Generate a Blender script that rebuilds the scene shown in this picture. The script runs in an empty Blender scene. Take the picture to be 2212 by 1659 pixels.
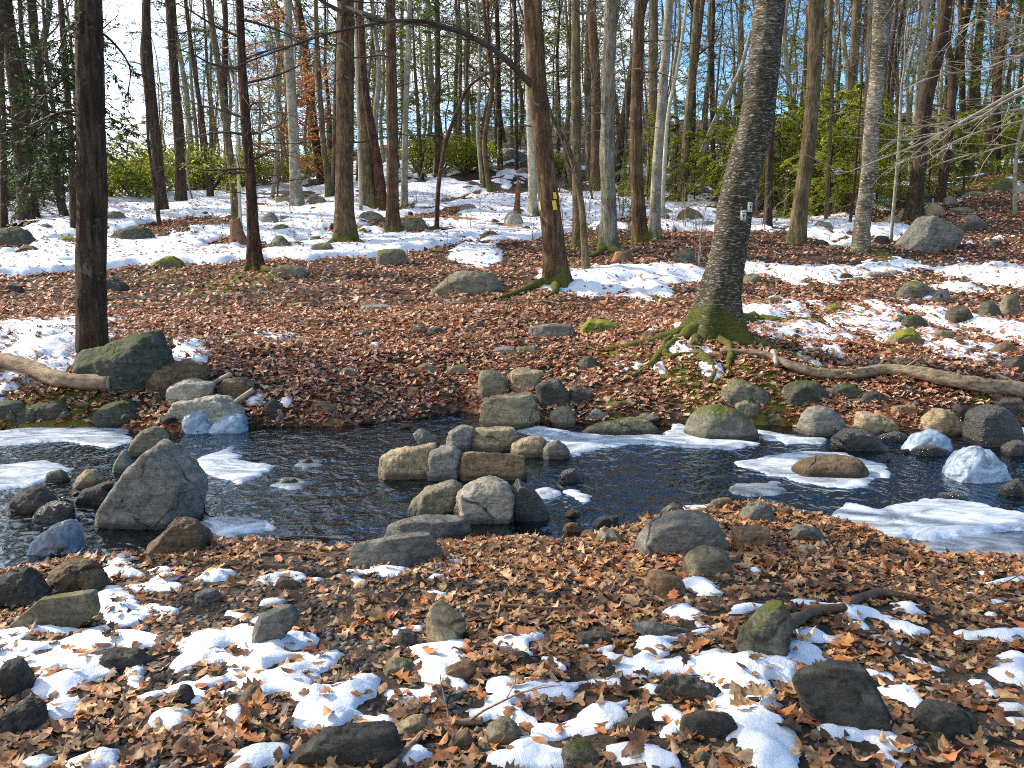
SUN_EL, SUN_AZ, SUN, SKY, EXPO = 33, -68, 5.0, .15, .75
CLOUD = (7.4, 7.7, 8.0)
SHADE = [(-11., 17.5, 10, .7), (-13, 5, 3, 1.), (-9, 10.5, 5, .9), (-6.2, 6.1, 12, .8)]
import bpy, math, random
import numpy as np
from mathutils import Vector, Matrix
S = bpy.context.scene
COL = S.collection
R = math.radians
# ------------------------------------------------------------------ camera
# photograph measured on a 2212 x 1659 grid
PW, PH, F = 2212.0, 1659.0, 1916.0
CX, CY = PW / 2, PH / 2
CAM = np.array([0.0, 0.0, 1.7])
PITCH = R(9.0)
cd = bpy.data.cameras.new('camera'); co = bpy.data.objects.new('camera', cd); COL.objects.link(co)
co.location = CAM; co.rotation_euler = (R(90) - PITCH, 0, 0)
cd.sensor_width = 36; cd.lens = 36 * F / PW; cd.clip_end = 2000; cd.clip_start = 0.05
S.camera = co
cp, sp_ = math.cos(PITCH), math.sin(PITCH)
def ray(px, py):
    a, b = (px - CX) / F, (py - CY) / F
    d = np.array([a, cp - b * sp_, -sp_ - b * cp])      # forward + right*a - up*b
    return d / d[1]                                       # per metre of Y
def hitz(px, py, z=0.0):
    d = ray(px, py); return CAM + d * ((z - CAM[2]) / d[2])
def atY(px, py, Y):
    return CAM + ray(px, py) * Y
# ------------------------------------------------------------------ noise
def _h(ix, iy, iz, seed):
    n = (ix.astype(np.int64) * 374761393 + iy.astype(np.int64) * 668265263 + iz.astype(np.int64) * 2147483647 % 4294967291 + seed * 1442695041) & 0xffffffff
    n = ((n ^ (n >> 13)) * 1274126177) & 0xffffffff
    n = ((n ^ (n >> 16)) * 2246822519) & 0xffffffff
    return ((n ^ (n >> 15)) & 0xffffff) / 8388607.5 - 1.0
def vn(p, seed=0):
    i = np.floor(p); f = p - i; f = f * f * (3 - 2 * f)
    ix, iy, iz = i[..., 0].astype(np.int64), i[..., 1].astype(np.int64), i[..., 2].astype(np.int64)
    iz2 = iz * 7919
    def c(a, b, d): return _h(ix + a, iy + b, (iz + d) * 7919, seed)
    x, y, z = f[..., 0], f[..., 1], f[..., 2]
    l = lambda a, b, t: a + (b - a) * t
    return l(l(l(c(0,0,0), c(1,0,0), x), l(c(0,1,0), c(1,1,0), x), y), l(l(c(0,0,1), c(1,0,1), x), l(c(0,1,1), c(1,1,1), x), y), z)
def fbm(p, octv=4, seed=0, gain=0.5):
    s = 0; a = 1; t = 0
    for o in range(octv):
        s = s + a * vn(p * (2.03 ** o) + o * 17.3, seed + o); t += a; a *= gain
    return s / t
def n2(x, y, sc, octv=4, seed=0, sy=None):
    x = np.asarray(x, float); y = np.asarray(y, float)
    return fbm(np.stack([x * sc, y * (sy or sc), np.zeros_like(x)], -1), octv, seed)
def sst(a, b, x):
    t = np.clip((x - a) / (b - a), 0, 1); return t * t * (3 - 2 * t)
# ------------------------------------------------------------------ terrain
def tcol(px): return (px - CX) / F
_nx = [0, 200, 330, 553, 750, 900, 1106, 1250, 1400, 1659, 1780, 1900, 2050, 2212]
_ny = [1245, 1210, 1200, 1165, 1172, 1175, 1165, 1165, 1120, 1095, 1130, 1175, 1205, 1210]
_fx = [0, 300, 420, 553, 700, 900, 1000, 1106, 1250, 1470, 1659, 1800, 1950, 2212]
_fy = [925, 930, 935, 925, 918, 905, 885, 912, 915, 920, 920, 930, 940, 920]
_nh = np.array([hitz(a, b) for a, b in zip(_nx, _ny)]); _fh = np.array([hitz(a, b) for a, b in zip(_fx, _fy)])
NT, NY = _nh[:, 0] / _nh[:, 1], _nh[:, 1]
FT, FY = _fh[:, 0] / _fh[:, 1], _fh[:, 1]
TY = np.array([9.6, 11, 15, 20, 27, 36, 50, 80, 120, 170, 500])
TX = np.array([tcol(v) for v in (-200, 0, 553, 1106, 1659, 2212, 2412)])
TZ = np.array([[.62,.60,.42,.33,.46,.46,.5],
    [.75,.72,.6,.58,.70,.62,.65],
    [.95,.92,.88,.90,.92,.98,1.0],
    [1.4,1.4,1.4,1.38,1.4,1.5,1.6],
    [2.3,2.35,2.35,2.4,2.4,3.0,3.2],
    [3.3,3.4,3.5,4.0,3.7,4.7,4.9],
    [4.5,4.6,5.0,6.5,5.9,7.1,7.4],
    [7.0,7.1,7.8,10.7,10.2,12.0,12.4],
    [9.6,9.8,11.5,17.5,18.0,19.5,20],
    [10,10,12,18.5,19,20,20.5],
    [8,8,10,14,15,16,16]])
# smooth table on a fine lattice
_ly = np.log(TY); LYF = np.linspace(_ly[0], _ly[-1], 160); LXF = np.linspace(TX[0], TX[-1], 80)
_a = np.array([np.interp(LYF, _ly, TZ[:, j]) for j in range(7)]).T
TZF = np.array([np.interp(LXF, TX, r) for r in _a])
for _ in range(3):
    p = np.pad(TZF, ((3, 3), (3, 3)), mode='edge'); k = [.06, .12, .2, .24, .2, .12, .06]
    q = sum(k[i] * p[i:i + TZF.shape[0], :] for i in range(7)); TZF = sum(k[i] * q[:, i:i + TZF.shape[1]] for i in range(7))
def tab(t, Y):
    u = np.clip((t - LXF[0]) / (LXF[-1] - LXF[0]), 0, 1) * 78.999
    v = np.clip((np.log(np.maximum(Y, 9.6)) - LYF[0]) / (LYF[-1] - LYF[0]), 0, 1) * 158.999
    i, j = u.astype(int), v.astype(int); fu, fv = u - i, v - j
    return (TZF[j, i] * (1 - fu) + TZF[j, i + 1] * fu) * (1 - fv) + (TZF[j + 1, i] * (1 - fu) + TZF[j + 1, i + 1] * fu) * fv
MOUND = []       # (x, y, radius, height) soil mounds round roots
def H(x, y):
    x = np.asarray(x, float); y = np.asarray(y, float)
    t = np.clip(x / np.maximum(y, 1.5), -.7, .7)
    wob = n2(x, y, 1.6, 3, 5) * .22
    yn = np.interp(t, NT, NY) + wob; yf = np.interp(t, FT, FY) + wob * .8
    dn = yn - y; df = y - yf
    near = .04 * sst(0, .15, dn) + .09 * np.clip(dn, 0, 6)
    far = (tab(t, y)) * np.clip(df / np.maximum(9.9 - yf, .4), 0, 1) ** .75 + .03 * sst(0, .1, df)
    bed = -.04 - .2 * sst(0, .8, np.minimum(-dn, -df))
    z = np.where(dn > 0, near, np.where(df > 0, far, bed))
    amp = np.clip(y / 9, .35, 4)
    land = sst(0, .5, np.maximum(dn, df))
    z = z + land * (n2(x, y, .55, 3, 11) * .07 * amp + n2(x, y, 2.4, 3, 12) * .028 * np.minimum(amp, 2) + n2(x, y, 8., 2, 13) * .008)
    z = z + (1 - land) * n2(x, y, 4., 3, 14) * .03
    for mx, my, mr, mh in MOUND:
        z = z + mh * np.exp(-((x - mx) ** 2 + (y - my) ** 2) / (mr * mr))
    return z
def inside_water(x, y):
    t = np.clip(x / np.maximum(y, 1.5), -.7, .7)
    wob = n2(x, y, 1.6, 3, 5) * .22
    return np.minimum(y - (np.interp(t, NT, NY) + wob), np.interp(t, FT, FY) + wob * .8 - y)
def P(px, py, water=True):
    """ground (or water) point under a point of the photograph"""
    d = ray(px, py)
    Y = np.concatenate([np.arange(1.5, 14, .04), np.arange(14, 60, .15), np.arange(60, 200, .8)])
    X = CAM[0] + d[0] * Y; Z = CAM[2] + d[2] * Y
    g = H(X, Y)
    if water: g = np.maximum(g, 0)
    k = np.argmax(Z < g)
    if k == 0: k = len(Y) - 1
    a = Z[k - 1] - g[k - 1]; b = g[k] - Z[k]; f = a / (a + b) if a + b > 0 else 0
    y = Y[k - 1] + (Y[k] - Y[k - 1]) * f
    return np.array([d[0] * y, y, CAM[2] + d[2] * y])
def Hs(x, y): return float(H(np.array([x]), np.array([y]))[0])
# ------------------------------------------------------------------ mesh helpers
def build(name, V, polys, mat, parent=None, smooth=True, loc=None, midx=None):
    """V (n,3); polys list of int arrays (k,m) -> ONE mesh object"""
    me = bpy.data.meshes.new(name)
    V = np.ascontiguousarray(V, dtype=np.float32)
    if loc is not None: V = V - np.asarray(loc, np.float32)
    polys = [np.asarray(p, np.int32) for p in polys if len(p)]
    loops = np.concatenate([p.ravel() for p in polys]); tot = np.concatenate([np.full(len(p), p.shape[1], np.int32) for p in polys])
    me.vertices.add(len(V)); me.vertices.foreach_set('co', V.ravel())
    me.loops.add(len(loops)); me.loops.foreach_set('vertex_index', loops)
    me.polygons.add(len(tot)); st = np.zeros(len(tot), np.int32); st[1:] = np.cumsum(tot)[:-1]
    me.polygons.foreach_set('loop_start', st)
    if smooth: me.polygons.foreach_set('use_smooth', np.ones(len(tot), bool))
    for m in (mat if isinstance(mat, (list, tuple)) else [mat]): me.materials.append(m)
    if midx is not None: me.polygons.foreach_set('material_index', np.asarray(midx, np.int32))
    me.update(calc_edges=True); me.validate()
    o = bpy.data.objects.new(name, me); COL.objects.link(o)
    if loc is not None and parent is None: o.location = loc
    if parent is not None: o.parent = parent
    return o
def tag(o, label, cat, group=None):
    o['label'] = label; o['category'] = cat
    if group: o['group'] = group
    return o
def thing(name, label, cat, loc, group=None):
    o = bpy.data.objects.new(name, None); COL.objects.link(o); o.location = [float(v) for v in loc]; o.empty_display_size = .1
    return tag(o, label, cat, group)
class MB:
    def __init__(s): s.v = []; s.q = []; s.t = []; s.n = 0
    def add(s, V, q=None, t=None):
        s.v.append(np.asarray(V, float))
        if q is not None and len(q): s.q.append(np.asarray(q) + s.n)
        if t is not None and len(t): s.t.append(np.asarray(t) + s.n)
        s.n += len(V)
    def tube(s, P_, r, sides=5, cap=False):
        P_ = np.asarray(P_, float); n = len(P_); r = np.broadcast_to(np.asarray(r, float), (n,))
        T = np.gradient(P_, axis=0); T /= np.linalg.norm(T, axis=1)[:, None] + 1e-9
        ref = np.array([.31, .17, .93]) if abs(T[:, 2].mean()) < .8 else np.array([1, .2, .05])
        A = np.cross(T, ref); A /= np.linalg.norm(A, axis=1)[:, None] + 1e-9; B = np.cross(T, A)
        th = np.arange(sides) * 2 * math.pi / sides
        V = P_[:, None] + r[:, None, None] * (A[:, None] * np.cos(th)[None, :, None] + B[:, None] * np.sin(th)[None, :, None])
        k = np.arange(sides); k2 = (k + 1) % sides
        q = np.concatenate([np.stack([i * sides + k, i * sides + k2, (i + 1) * sides + k2, (i + 1) * sides + k], 1) for i in range(n - 1)])
        V = V.reshape(-1, 3); t = None
        if cap:
            V = np.concatenate([V, P_[:1], P_[-1:]]); c0 = n * sides
            t = np.concatenate([np.stack([k2, k, np.full(sides, c0)], 1), np.stack([(n - 1) * sides + k, (n - 1) * sides + k2, np.full(sides, c0 + 1)], 1)])
        s.add(V, q, t)
    def obj(s, name, mat, parent=None, smooth=True, loc=None):
        return build(name, np.concatenate(s.v), [np.concatenate(s.q) if s.q else [], np.concatenate(s.t) if s.t else []], mat, parent, smooth, loc)
def spline(pts, n):
    pts = np.asarray(pts, float); m = len(pts)
    if m == 2:
        t = np.linspace(0, 1, n)[:, None]; return pts[0] * (1 - t) + pts[1] * t
    e = np.vstack([2 * pts[0] - pts[1], pts, 2 * pts[-1] - pts[-2]])
    L = np.concatenate([[0], np.cumsum(np.linalg.norm(np.diff(pts[:, :3], axis=0), axis=1))]); u = np.linspace(0, L[-1], n)
    i = np.clip(np.searchsorted(L, u, side='right') - 1, 0, m - 2); f = ((u - L[i]) / (L[i + 1] - L[i] + 1e-9))[:, None]
    p0, p1, p2, p3 = e[i], e[i + 1], e[i + 2], e[i + 3]
    return .5 * (2 * p1 + (p2 - p0) * f + (2 * p0 - 5 * p1 + 4 * p2 - p3) * f * f + (3 * p1 - p0 - 3 * p2 + p3) * f ** 3)
def icosphere(sub):
    import bmesh
    bm = bmesh.new(); bmesh.ops.create_icosphere(bm, subdivisions=sub, radius=1)
    V = np.array([v.co[:] for v in bm.verts]); T = np.array([[v.index for v in f.verts] for f in bm.faces]); bm.free()
    return V, T
ICO = {k: icosphere(k) for k in (1, 2, 3, 4, 5, 6)}
# ------------------------------------------------------------------ materials
def newmat(name):
    m = bpy.data.materials.new(name); m.use_nodes = True; nt = m.node_tree; nt.nodes.clear()
    return m, nt, nt.nodes.new
def link(nt, a, b): nt.links.new(a, b)
def ramp(nt, fac, stops, interp='LINEAR'):
    r = nt.nodes.new('ShaderNodeValToRGB'); r.color_ramp.interpolation = interp
    e = r.color_ramp.elements
    while len(e) < len(stops): e.new(.5)
    for k, (p, c) in enumerate(stops):
        e[k].position = p; e[k].color = (c[0], c[1], c[2], 1) if not np.isscalar(c) else (c, c, c, 1)
    link(nt, fac, r.inputs[0]); return r.outputs[0]
def noise(nt, vec, scale, detail=6, rough=.6, dist=0):
    n = nt.nodes.new('ShaderNodeTexNoise'); n.inputs['Scale'].default_value = scale; n.inputs['Detail'].default_value = detail
    n.inputs['Roughness'].default_value = rough; n.inputs['Distortion'].default_value = dist
    if vec is not None: link(nt, vec, n.inputs['Vector'])
    return n.outputs[0]
def mixc(nt, f, a, b):
    m = nt.nodes.new('ShaderNodeMix'); m.data_type = 'RGBA'
    for s, v in ((m.inputs[0], f), (m.inputs[6], a), (m.inputs[7], b)):
        if hasattr(v, 'links'): link(nt, v, s)
        elif np.isscalar(v): s.default_value = v
        else: s.default_value = (*v, 1)
    return m.outputs[2]
def math_(nt, op, a, b=0., clamp=False):
    m = nt.nodes.new('ShaderNodeMath'); m.operation = op; m.use_clamp = clamp
    for s, v in ((m.inputs[0], a), (m.inputs[1], b)):
        if hasattr(v, 'links'): link(nt, v, s)
        else: s.default_value = v
    return m.outputs[0]
def coords(nt, scale=(1, 1, 1), kind='Object', rand=True):
    tc = nt.nodes.new('ShaderNodeTexCoord'); mp = nt.nodes.new('ShaderNodeMapping'); mp.inputs['Scale'].default_value = scale
    link(nt, tc.outputs[kind], mp.inputs['Vector'])
    if rand:
        oi = nt.nodes.new('ShaderNodeObjectInfo'); c = nt.nodes.new('ShaderNodeCombineXYZ')
        r = math_(nt, 'MULTIPLY', oi.outputs['Random'], 40.)
        for k in range(3): link(nt, r, c.inputs[k])
        link(nt, c.outputs[0], mp.inputs['Location'])
    return mp.outputs[0]
def finish(nt, color, rough=.8, bump=None, bstr=.5, bdist=.02, spec=.3, extra=None):
    b = nt.nodes.new('ShaderNodeBsdfPrincipled'); o = nt.nodes.new('ShaderNodeOutputMaterial')
    if hasattr(color, 'links'): link(nt, color, b.inputs['Base Color'])
    else: b.inputs['Base Color'].default_value = (*color, 1)
    if hasattr(rough, 'links'): link(nt, rough, b.inputs['Roughness'])
    else: b.inputs['Roughness'].default_value = rough
    b.inputs['Specular IOR Level'].default_value = spec
    if bump is not None:
        n = nt.nodes.new('ShaderNodeBump'); n.inputs['Strength'].default_value = bstr; n.inputs['Distance'].default_value = bdist
        link(nt, bump, n.inputs['Height']); link(nt, n.outputs[0], b.inputs['Normal'])
    if extra: extra(b)
    link(nt, b.outputs[0], o.inputs[0]); return b
def rock_mat(name, a, b, moss=0., lichen=.3, wet=0., mosscol=(.09, .10, .015)):
    m, nt, N = newmat(name); v = coords(nt)
    n1 = noise(nt, v, 4.5, 10, .74, .9); nf = noise(nt, v, 34, 8, .82, .5); nb = noise(nt, v, 3.2, 6, .68)
    c = ramp(nt, n1, [(.3, a), (.5, [(p + q) / 2 for p, q in zip(a, b)]), (.72, b)])
    c = mixc(nt, ramp(nt, nf, [(.38, .75), (.52, 0.)]), c, [x * .32 for x in a])
    c = mixc(nt, ramp(nt, nf, [(.60, 0.), (.75, .6)]), c, [min(1, x * 1.7 + .03) for x in b])
    if lichen: c = mixc(nt, ramp(nt, noise(nt, v, 7, 5, .7, .6), [(.6, 0.), (.66, lichen)]), c, (.40, .43, .36))
    g = N('ShaderNodeNewGeometry'); sx = N('ShaderNodeSeparateXYZ'); link(nt, g.outputs['Normal'], sx.inputs[0])
    ly = noise(nt, coords(nt, (2.5, 2.5, 16)), 1.6, 5, .65, 1.2); c = mixc(nt, ramp(nt, ly, [(.42, .45), (.52, 0.)]), c, [x * .5 for x in a])
    vo = N('ShaderNodeTexVoronoi'); vo.feature = 'DISTANCE_TO_EDGE'; vo.inputs['Scale'].default_value = 2.6
    dm = N('ShaderNodeMix'); dm.data_type = 'VECTOR'; dm.inputs[0].default_value = .22; link(nt, v, dm.inputs[4]); dn = N('ShaderNodeTexNoise'); dn.inputs['Scale'].default_value = 5; link(nt, v, dn.inputs['Vector']); link(nt, dn.outputs['Color'], dm.inputs[5]); link(nt, dm.outputs[1], vo.inputs['Vector'])
    crk = math_(nt, 'MULTIPLY', ramp(nt, vo.outputs['Distance'], [(.0, 1.), (.03, 0.)]), ramp(nt, nb, [(.5, 0.), (.6, 1.)])); c = mixc(nt, math_(nt, 'MULTIPLY', crk, .85), c, [x * .22 for x in a])
    pz = N('ShaderNodeSeparateXYZ'); link(nt, g.outputs['Position'], pz.inputs[0])
    wl = ramp(nt, math_(nt, 'ADD', pz.outputs[2], math_(nt, 'MULTIPLY', nb, .06)), [(.055, 1.), (.085, 0.)])
    if moss:
        f = math_(nt, 'ADD', math_(nt, 'MULTIPLY', sx.outputs[2], .45), nb)
        f = ramp(nt, f, [(1.02 - moss * .5, 0.), (1.12 - moss * .5, .95)])
        c = mixc(nt, f, c, mixc(nt, nf, [x * .55 for x in mosscol], [x * 1.9 for x in mosscol]))
    c = mixc(nt, math_(nt, 'MULTIPLY', wl, .8), c, [x * .25 for x in a])
    h = math_(nt, 'SUBTRACT', math_(nt, 'ADD', math_(nt, 'ADD', n1, math_(nt, 'MULTIPLY', ly, .5)), math_(nt, 'MULTIPLY', nf, .35)), math_(nt, 'MULTIPLY', crk, .6))
    finish(nt, c, math_(nt, 'SUBTRACT', .85 - .6 * wet, math_(nt, 'MULTIPLY', wl, .4), True), h, 1., .05, .3 + .3 * wet); return m
ROCK = {
 'grey': rock_mat('grey_granite', (.17, .15, .12), (.40, .36, .295), .0, .3),
 'light': rock_mat('pale_granite', (.32, .275, .20), (.62, .55, .43), .0, .3),
 'tan': rock_mat('tan_granite', (.27, .19, .10), (.58, .455, .28), .0, .2),
 'warm': rock_mat('rusty_granite', (.20, .115, .055), (.48, .31, .16), .0, .25),
 'olive': rock_mat('olive_stone', (.16, .135, .08), (.38, .325, .215), .22, .25),
 'moss': rock_mat('mossy_stone', (.13, .115, .08), (.33, .29, .21), .5, .35, 0, (.085, .095, .015)),
 'brightmoss': rock_mat('bright_mossy_stone', (.10, .10, .06), (.22, .21, .12), .85, .2, 0, (.16, .165, .015)),
 'dark': rock_mat('dark_stone', (.05, .045, .036), (.15, .13, .10), .0, .25),
 'darkmoss': rock_mat('dark_mossy_stone', (.055, .057, .042), (.15, .145, .10), .42, .45, 0, (.05, .065, .012)),
 'brown': rock_mat('brown_stone', (.12, .075, .04), (.31, .215, .12), .0, .2),
 'wet': rock_mat('wet_stone', (.035, .032, .028), (.12, .10, .075), 0, 0, .85),
 'slate': rock_mat('grey_slab_stone', (.125, .12, .10), (.31, .29, .24), 0, .25),
}
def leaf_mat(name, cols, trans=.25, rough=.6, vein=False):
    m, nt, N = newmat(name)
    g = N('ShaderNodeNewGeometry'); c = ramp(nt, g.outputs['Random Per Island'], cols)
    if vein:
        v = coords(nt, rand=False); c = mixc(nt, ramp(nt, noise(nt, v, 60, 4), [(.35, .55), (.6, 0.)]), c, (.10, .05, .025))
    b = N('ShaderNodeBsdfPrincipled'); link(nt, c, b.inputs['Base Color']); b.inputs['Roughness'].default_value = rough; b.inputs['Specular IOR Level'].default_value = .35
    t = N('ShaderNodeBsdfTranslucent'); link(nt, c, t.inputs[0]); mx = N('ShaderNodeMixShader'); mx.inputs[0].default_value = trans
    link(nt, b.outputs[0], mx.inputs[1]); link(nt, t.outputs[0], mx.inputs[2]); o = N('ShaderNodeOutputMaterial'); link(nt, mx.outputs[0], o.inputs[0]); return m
LITTER = leaf_mat('dry_leaf', [(0, (.05, .028, .018)), (.18, (.13, .065, .035)), (.35, (.34, .155, .06)), (.45, (.26, .14, .07)), (.55, (.48, .15, .035)), (.68, (.54, .28, .10)), (.82, (.44, .27, .14)), (.93, (.70, .43, .20)), (1, (.20, .11, .06))], .15, .55, True)
FARLITTER = leaf_mat('dry_leaf_reddish', [(0, (.11, .045, .025)), (.2, (.28, .12, .06)), (.42, (.48, .25, .14)), (.52, (.46, .12, .045)), (.62, (.34, .17, .10)), (.8, (.56, .34, .20)), (1, (.66, .45, .30))], .15, .55)
HEML = leaf_mat('sunlit_hemlock_needle', [(0, (.12, .16, .015)), (.5, (.31, .35, .03)), (1, (.52, .52, .07))], .6)  # brightened needle green, the sunlit look is put into the colour
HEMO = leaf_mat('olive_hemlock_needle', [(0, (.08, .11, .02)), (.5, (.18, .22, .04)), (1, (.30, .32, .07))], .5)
HEMD = leaf_mat('dark_shaded_hemlock_needle', [(0, (.014, .035, .012)), (.6, (.03, .062, .016)), (1, (.06, .09, .02))], .3)  # dark green needles; for the young left stand the shade is in the colour
LAUR = leaf_mat('laurel_leaf', [(0, (.10, .15, .012)), (.5, (.30, .34, .025)), (1, (.55, .52, .08))], .62, .35)
RUST = leaf_mat('rust_leaf', [(0, (.38, .13, .04)), (.5, (.60, .26, .08)), (1, (.72, .42, .18))], .55)
def bark_mat(name, a, b, c2, sc=(14, 14, 1.6), bstr=1., kind='furrow', moss=.4):
    m, nt, N = newmat(name)
    v = coords(nt, sc); v1 = coords(nt)
    n1 = noise(nt, v, 1.6, 9, .74, .7); n0 = noise(nt, v1, 2.3, 6, .7); nf = noise(nt, v1, 60, 6, .75)
    col = ramp(nt, n1, [(.38, a), (.5, b), (.62, c2)])
    col = mixc(nt, ramp(nt, n0, [(.40, .65), (.58, 0.)]), col, a)
    col = mixc(nt, ramp(nt, nf, [(.36, .7), (.5, 0.)]), col, [x * .4 for x in a])
    if kind == 'birch': col = mixc(nt, ramp(nt, noise(nt, v1, 1.6, 7, .75, .6), [(.44, .8), (.6, 0.)]), col, (.06, .05, .028))
    if kind == 'birch': col = mixc(nt, ramp(nt, noise(nt, v, 2.6, 4, .6, .8), [(.56, 0.), (.64, .85)]), col, [min(.8, x * 1.35) for x in c2])
    if kind == 'furrow': col = mixc(nt, ramp(nt, noise(nt, v1, 6, 5, .75, 1.), [(.60, 0.), (.66, .35)]), col, (.33, .34, .26))
    if kind == 'beech':
        col = mixc(nt, ramp(nt, noise(nt, v1, 9, 5, .7, 1.), [(.58, 0.), (.64, .5)]), col, [min(.8, x * 1.5) for x in c2])
    g = N('ShaderNodeNewGeometry')
    if moss:
        tc = N('ShaderNodeTexCoord'); sx = N('ShaderNodeSeparateXYZ'); link(nt, tc.outputs['Object'], sx.inputs[0])
        f = math_(nt, 'SUBTRACT', noise(nt, v1, 5, 5, .65), math_(nt, 'MULTIPLY', sx.outputs[2], .55))
        f = ramp(nt, f, [(.45 - moss * .25, 0.), (.55 - moss * .25, .85)])
        col = mixc(nt, f, col, mixc(nt, nf, (.05, .06, .008), (.17, .18, .02)))
    h = math_(nt, 'ADD', n1, math_(nt, 'MULTIPLY', nf, .25))
    finish(nt, col, .9, h, min(1, bstr), .05 * max(1, bstr), .2); return m
BARK = {
 'dark': bark_mat('dark_furrowed_bark', (.028, .018, .012), (.085, .052, .032), (.16, .105, .066), moss=0),
 'brown': bark_mat('brown_furrowed_bark', (.045, .024, .013), (.15, .088, .045), (.26, .165, .088), moss=.5),
 'olive': bark_mat('olive_brown_bark', (.06, .045, .022), (.17, .125, .065), (.29, .225, .13), moss=.3),
 'grey': bark_mat('grey_smooth_bark', (.16, .14, .10), (.30, .27, .20), (.44, .40, .31), (5, 5, 2.5), .4, 'beech', .2),
 'pale': bark_mat('pale_bark', (.30, .26, .18), (.46, .41, .30), (.58, .53, .41), (6, 6, 3), .3, 'beech', .15),
 'shag': bark_mat('shaggy_grey_bark', (.09, .07, .045), (.30, .265, .195), (.48, .44, .34), (18, 18, 1.8), 1.2, 'furrow', .55),
 'birch': bark_mat('curly_birch_bark', (.035, .027, .017), (.19, .155, .105), (.50, .45, .37), (6, 6, 30), 1.6, 'birch', .5),
 'birchpale': bark_mat('pale_curly_birch_bark', (.10, .07, .045), (.36, .30, .22), (.60, .54, .43), (4, 4, 24), 1.0, 'birch', .1),
 'red': bark_mat('reddish_dark_bark', (.03, .014, .010), (.10, .048, .03), (.17, .09, .056), moss=.2),
}
def simple_mat(name, a, b, sc=8, rough=.7, bstr=.3, stretch=(1, 1, 1)):
    m, nt, N = newmat(name); v = coords(nt, stretch); n1 = noise(nt, v, sc, 7, .65)
    finish(nt, ramp(nt, n1, [(.32, a), (.68, b)]), rough, n1, bstr, .02, .3); return m
TWIG = simple_mat('grey_twig', (.10, .075, .05), (.26, .21, .15), 6)
TWIGD = simple_mat('dark_twig', (.022, .015, .012), (.07, .045, .03), 6)
TWIGP = simple_mat('pale_twig', (.20, .165, .12), (.40, .34, .26), 6)
DRIFT = simple_mat('driftwood', (.075, .05, .028), (.36, .27, .17), 3, .8, 1., (5, 12, 12))
LOG = simple_mat('weathered_log', (.13, .08, .045), (.36, .25, .16), 6, .8, .6, (2, 9, 9))
LOGD = simple_mat('dark_log', (.05, .03, .02), (.16, .10, .06), 6, .85, .6)
LOGR = simple_mat('rotten_red_log', (.08, .035, .02), (.26, .13, .07), 9, .9, .7)
LOGC = simple_mat('cut_wood', (.22, .15, .09), (.42, .32, .21), 20, .8, .3)
def mossmat():
    m, nt, N = newmat('moss'); v = coords(nt); n1 = noise(nt, v, 6, 6, .7); nf = noise(nt, v, 90, 4, .7)
    c = ramp(nt, n1, [(.3, (.035, .05, .008)), (.5, (.11, .125, .015)), (.72, (.22, .22, .03))])
    finish(nt, mixc(nt, nf, c, (.03, .04, .01)), .95, nf, 1., .03, .1); return m
MOSS = mossmat()
def snowmat():
    m, nt, N = newmat('snow'); v = coords(nt, rand=False); n1 = noise(nt, v, 9, 6, .6); nf = noise(nt, v, 70, 5, .7); nd = noise(nt, v, 26, 8, .8)
    c = mixc(nt, ramp(nt, nd, [(.60, 0.), (.68, .7)]), (.68, .70, .73), (.26, .19, .13))
    def ex(b): b.inputs['Subsurface Weight'].default_value = .0
    finish(nt, c, .55, math_(nt, 'ADD', n1, math_(nt, 'MULTIPLY', nf, .3)), .5, .03, .35, ex); return m
SNOW = snowmat()
def icemat(name, alpha_lo, alpha_hi, col=(.80, .86, .93), rough=.25):
    m, nt, N = newmat(name); v = coords(nt, (1, 1.8, 1)); n1 = noise(nt, v, 2.6, 9, .72, 1.6); n2_ = noise(nt, v, 30, 5, .7)
    b = N('ShaderNodeBsdfPrincipled'); link(nt, ramp(nt, n1, [(.3, [x * .62 for x in col]), (.65, col)]), b.inputs['Base Color']); b.inputs['Roughness'].default_value = rough; b.inputs['Specular IOR Level'].default_value = .6
    bp = N('ShaderNodeBump'); bp.inputs['Strength'].default_value = .4; bp.inputs['Distance'].default_value = .02; link(nt, math_(nt, 'ADD', n1, math_(nt, 'MULTIPLY', n2_, .3)), bp.inputs['Height']); link(nt, bp.outputs[0], b.inputs['Normal'])
    t = N('ShaderNodeBsdfTransparent'); t.inputs[0].default_value = (.8, .88, .95, 1); mx = N('ShaderNodeMixShader')
    link(nt, ramp(nt, n1, [(.33, alpha_lo), (.62, alpha_hi)]), mx.inputs[0]); link(nt, t.outputs[0], mx.inputs[1]); link(nt, b.outputs[0], mx.inputs[2])
    o = N('ShaderNodeOutputMaterial'); link(nt, mx.outputs[0], o.inputs[0]); return m
ICE = icemat('white_ice', .30, .97, (.74, .81, .90)); ICET = icemat('clear_grey_ice', .12, .55, (.55, .62, .70), .15); ICEB = icemat('blue_ice_glaze', .04, .6, (.62, .76, .92), .08)
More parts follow.
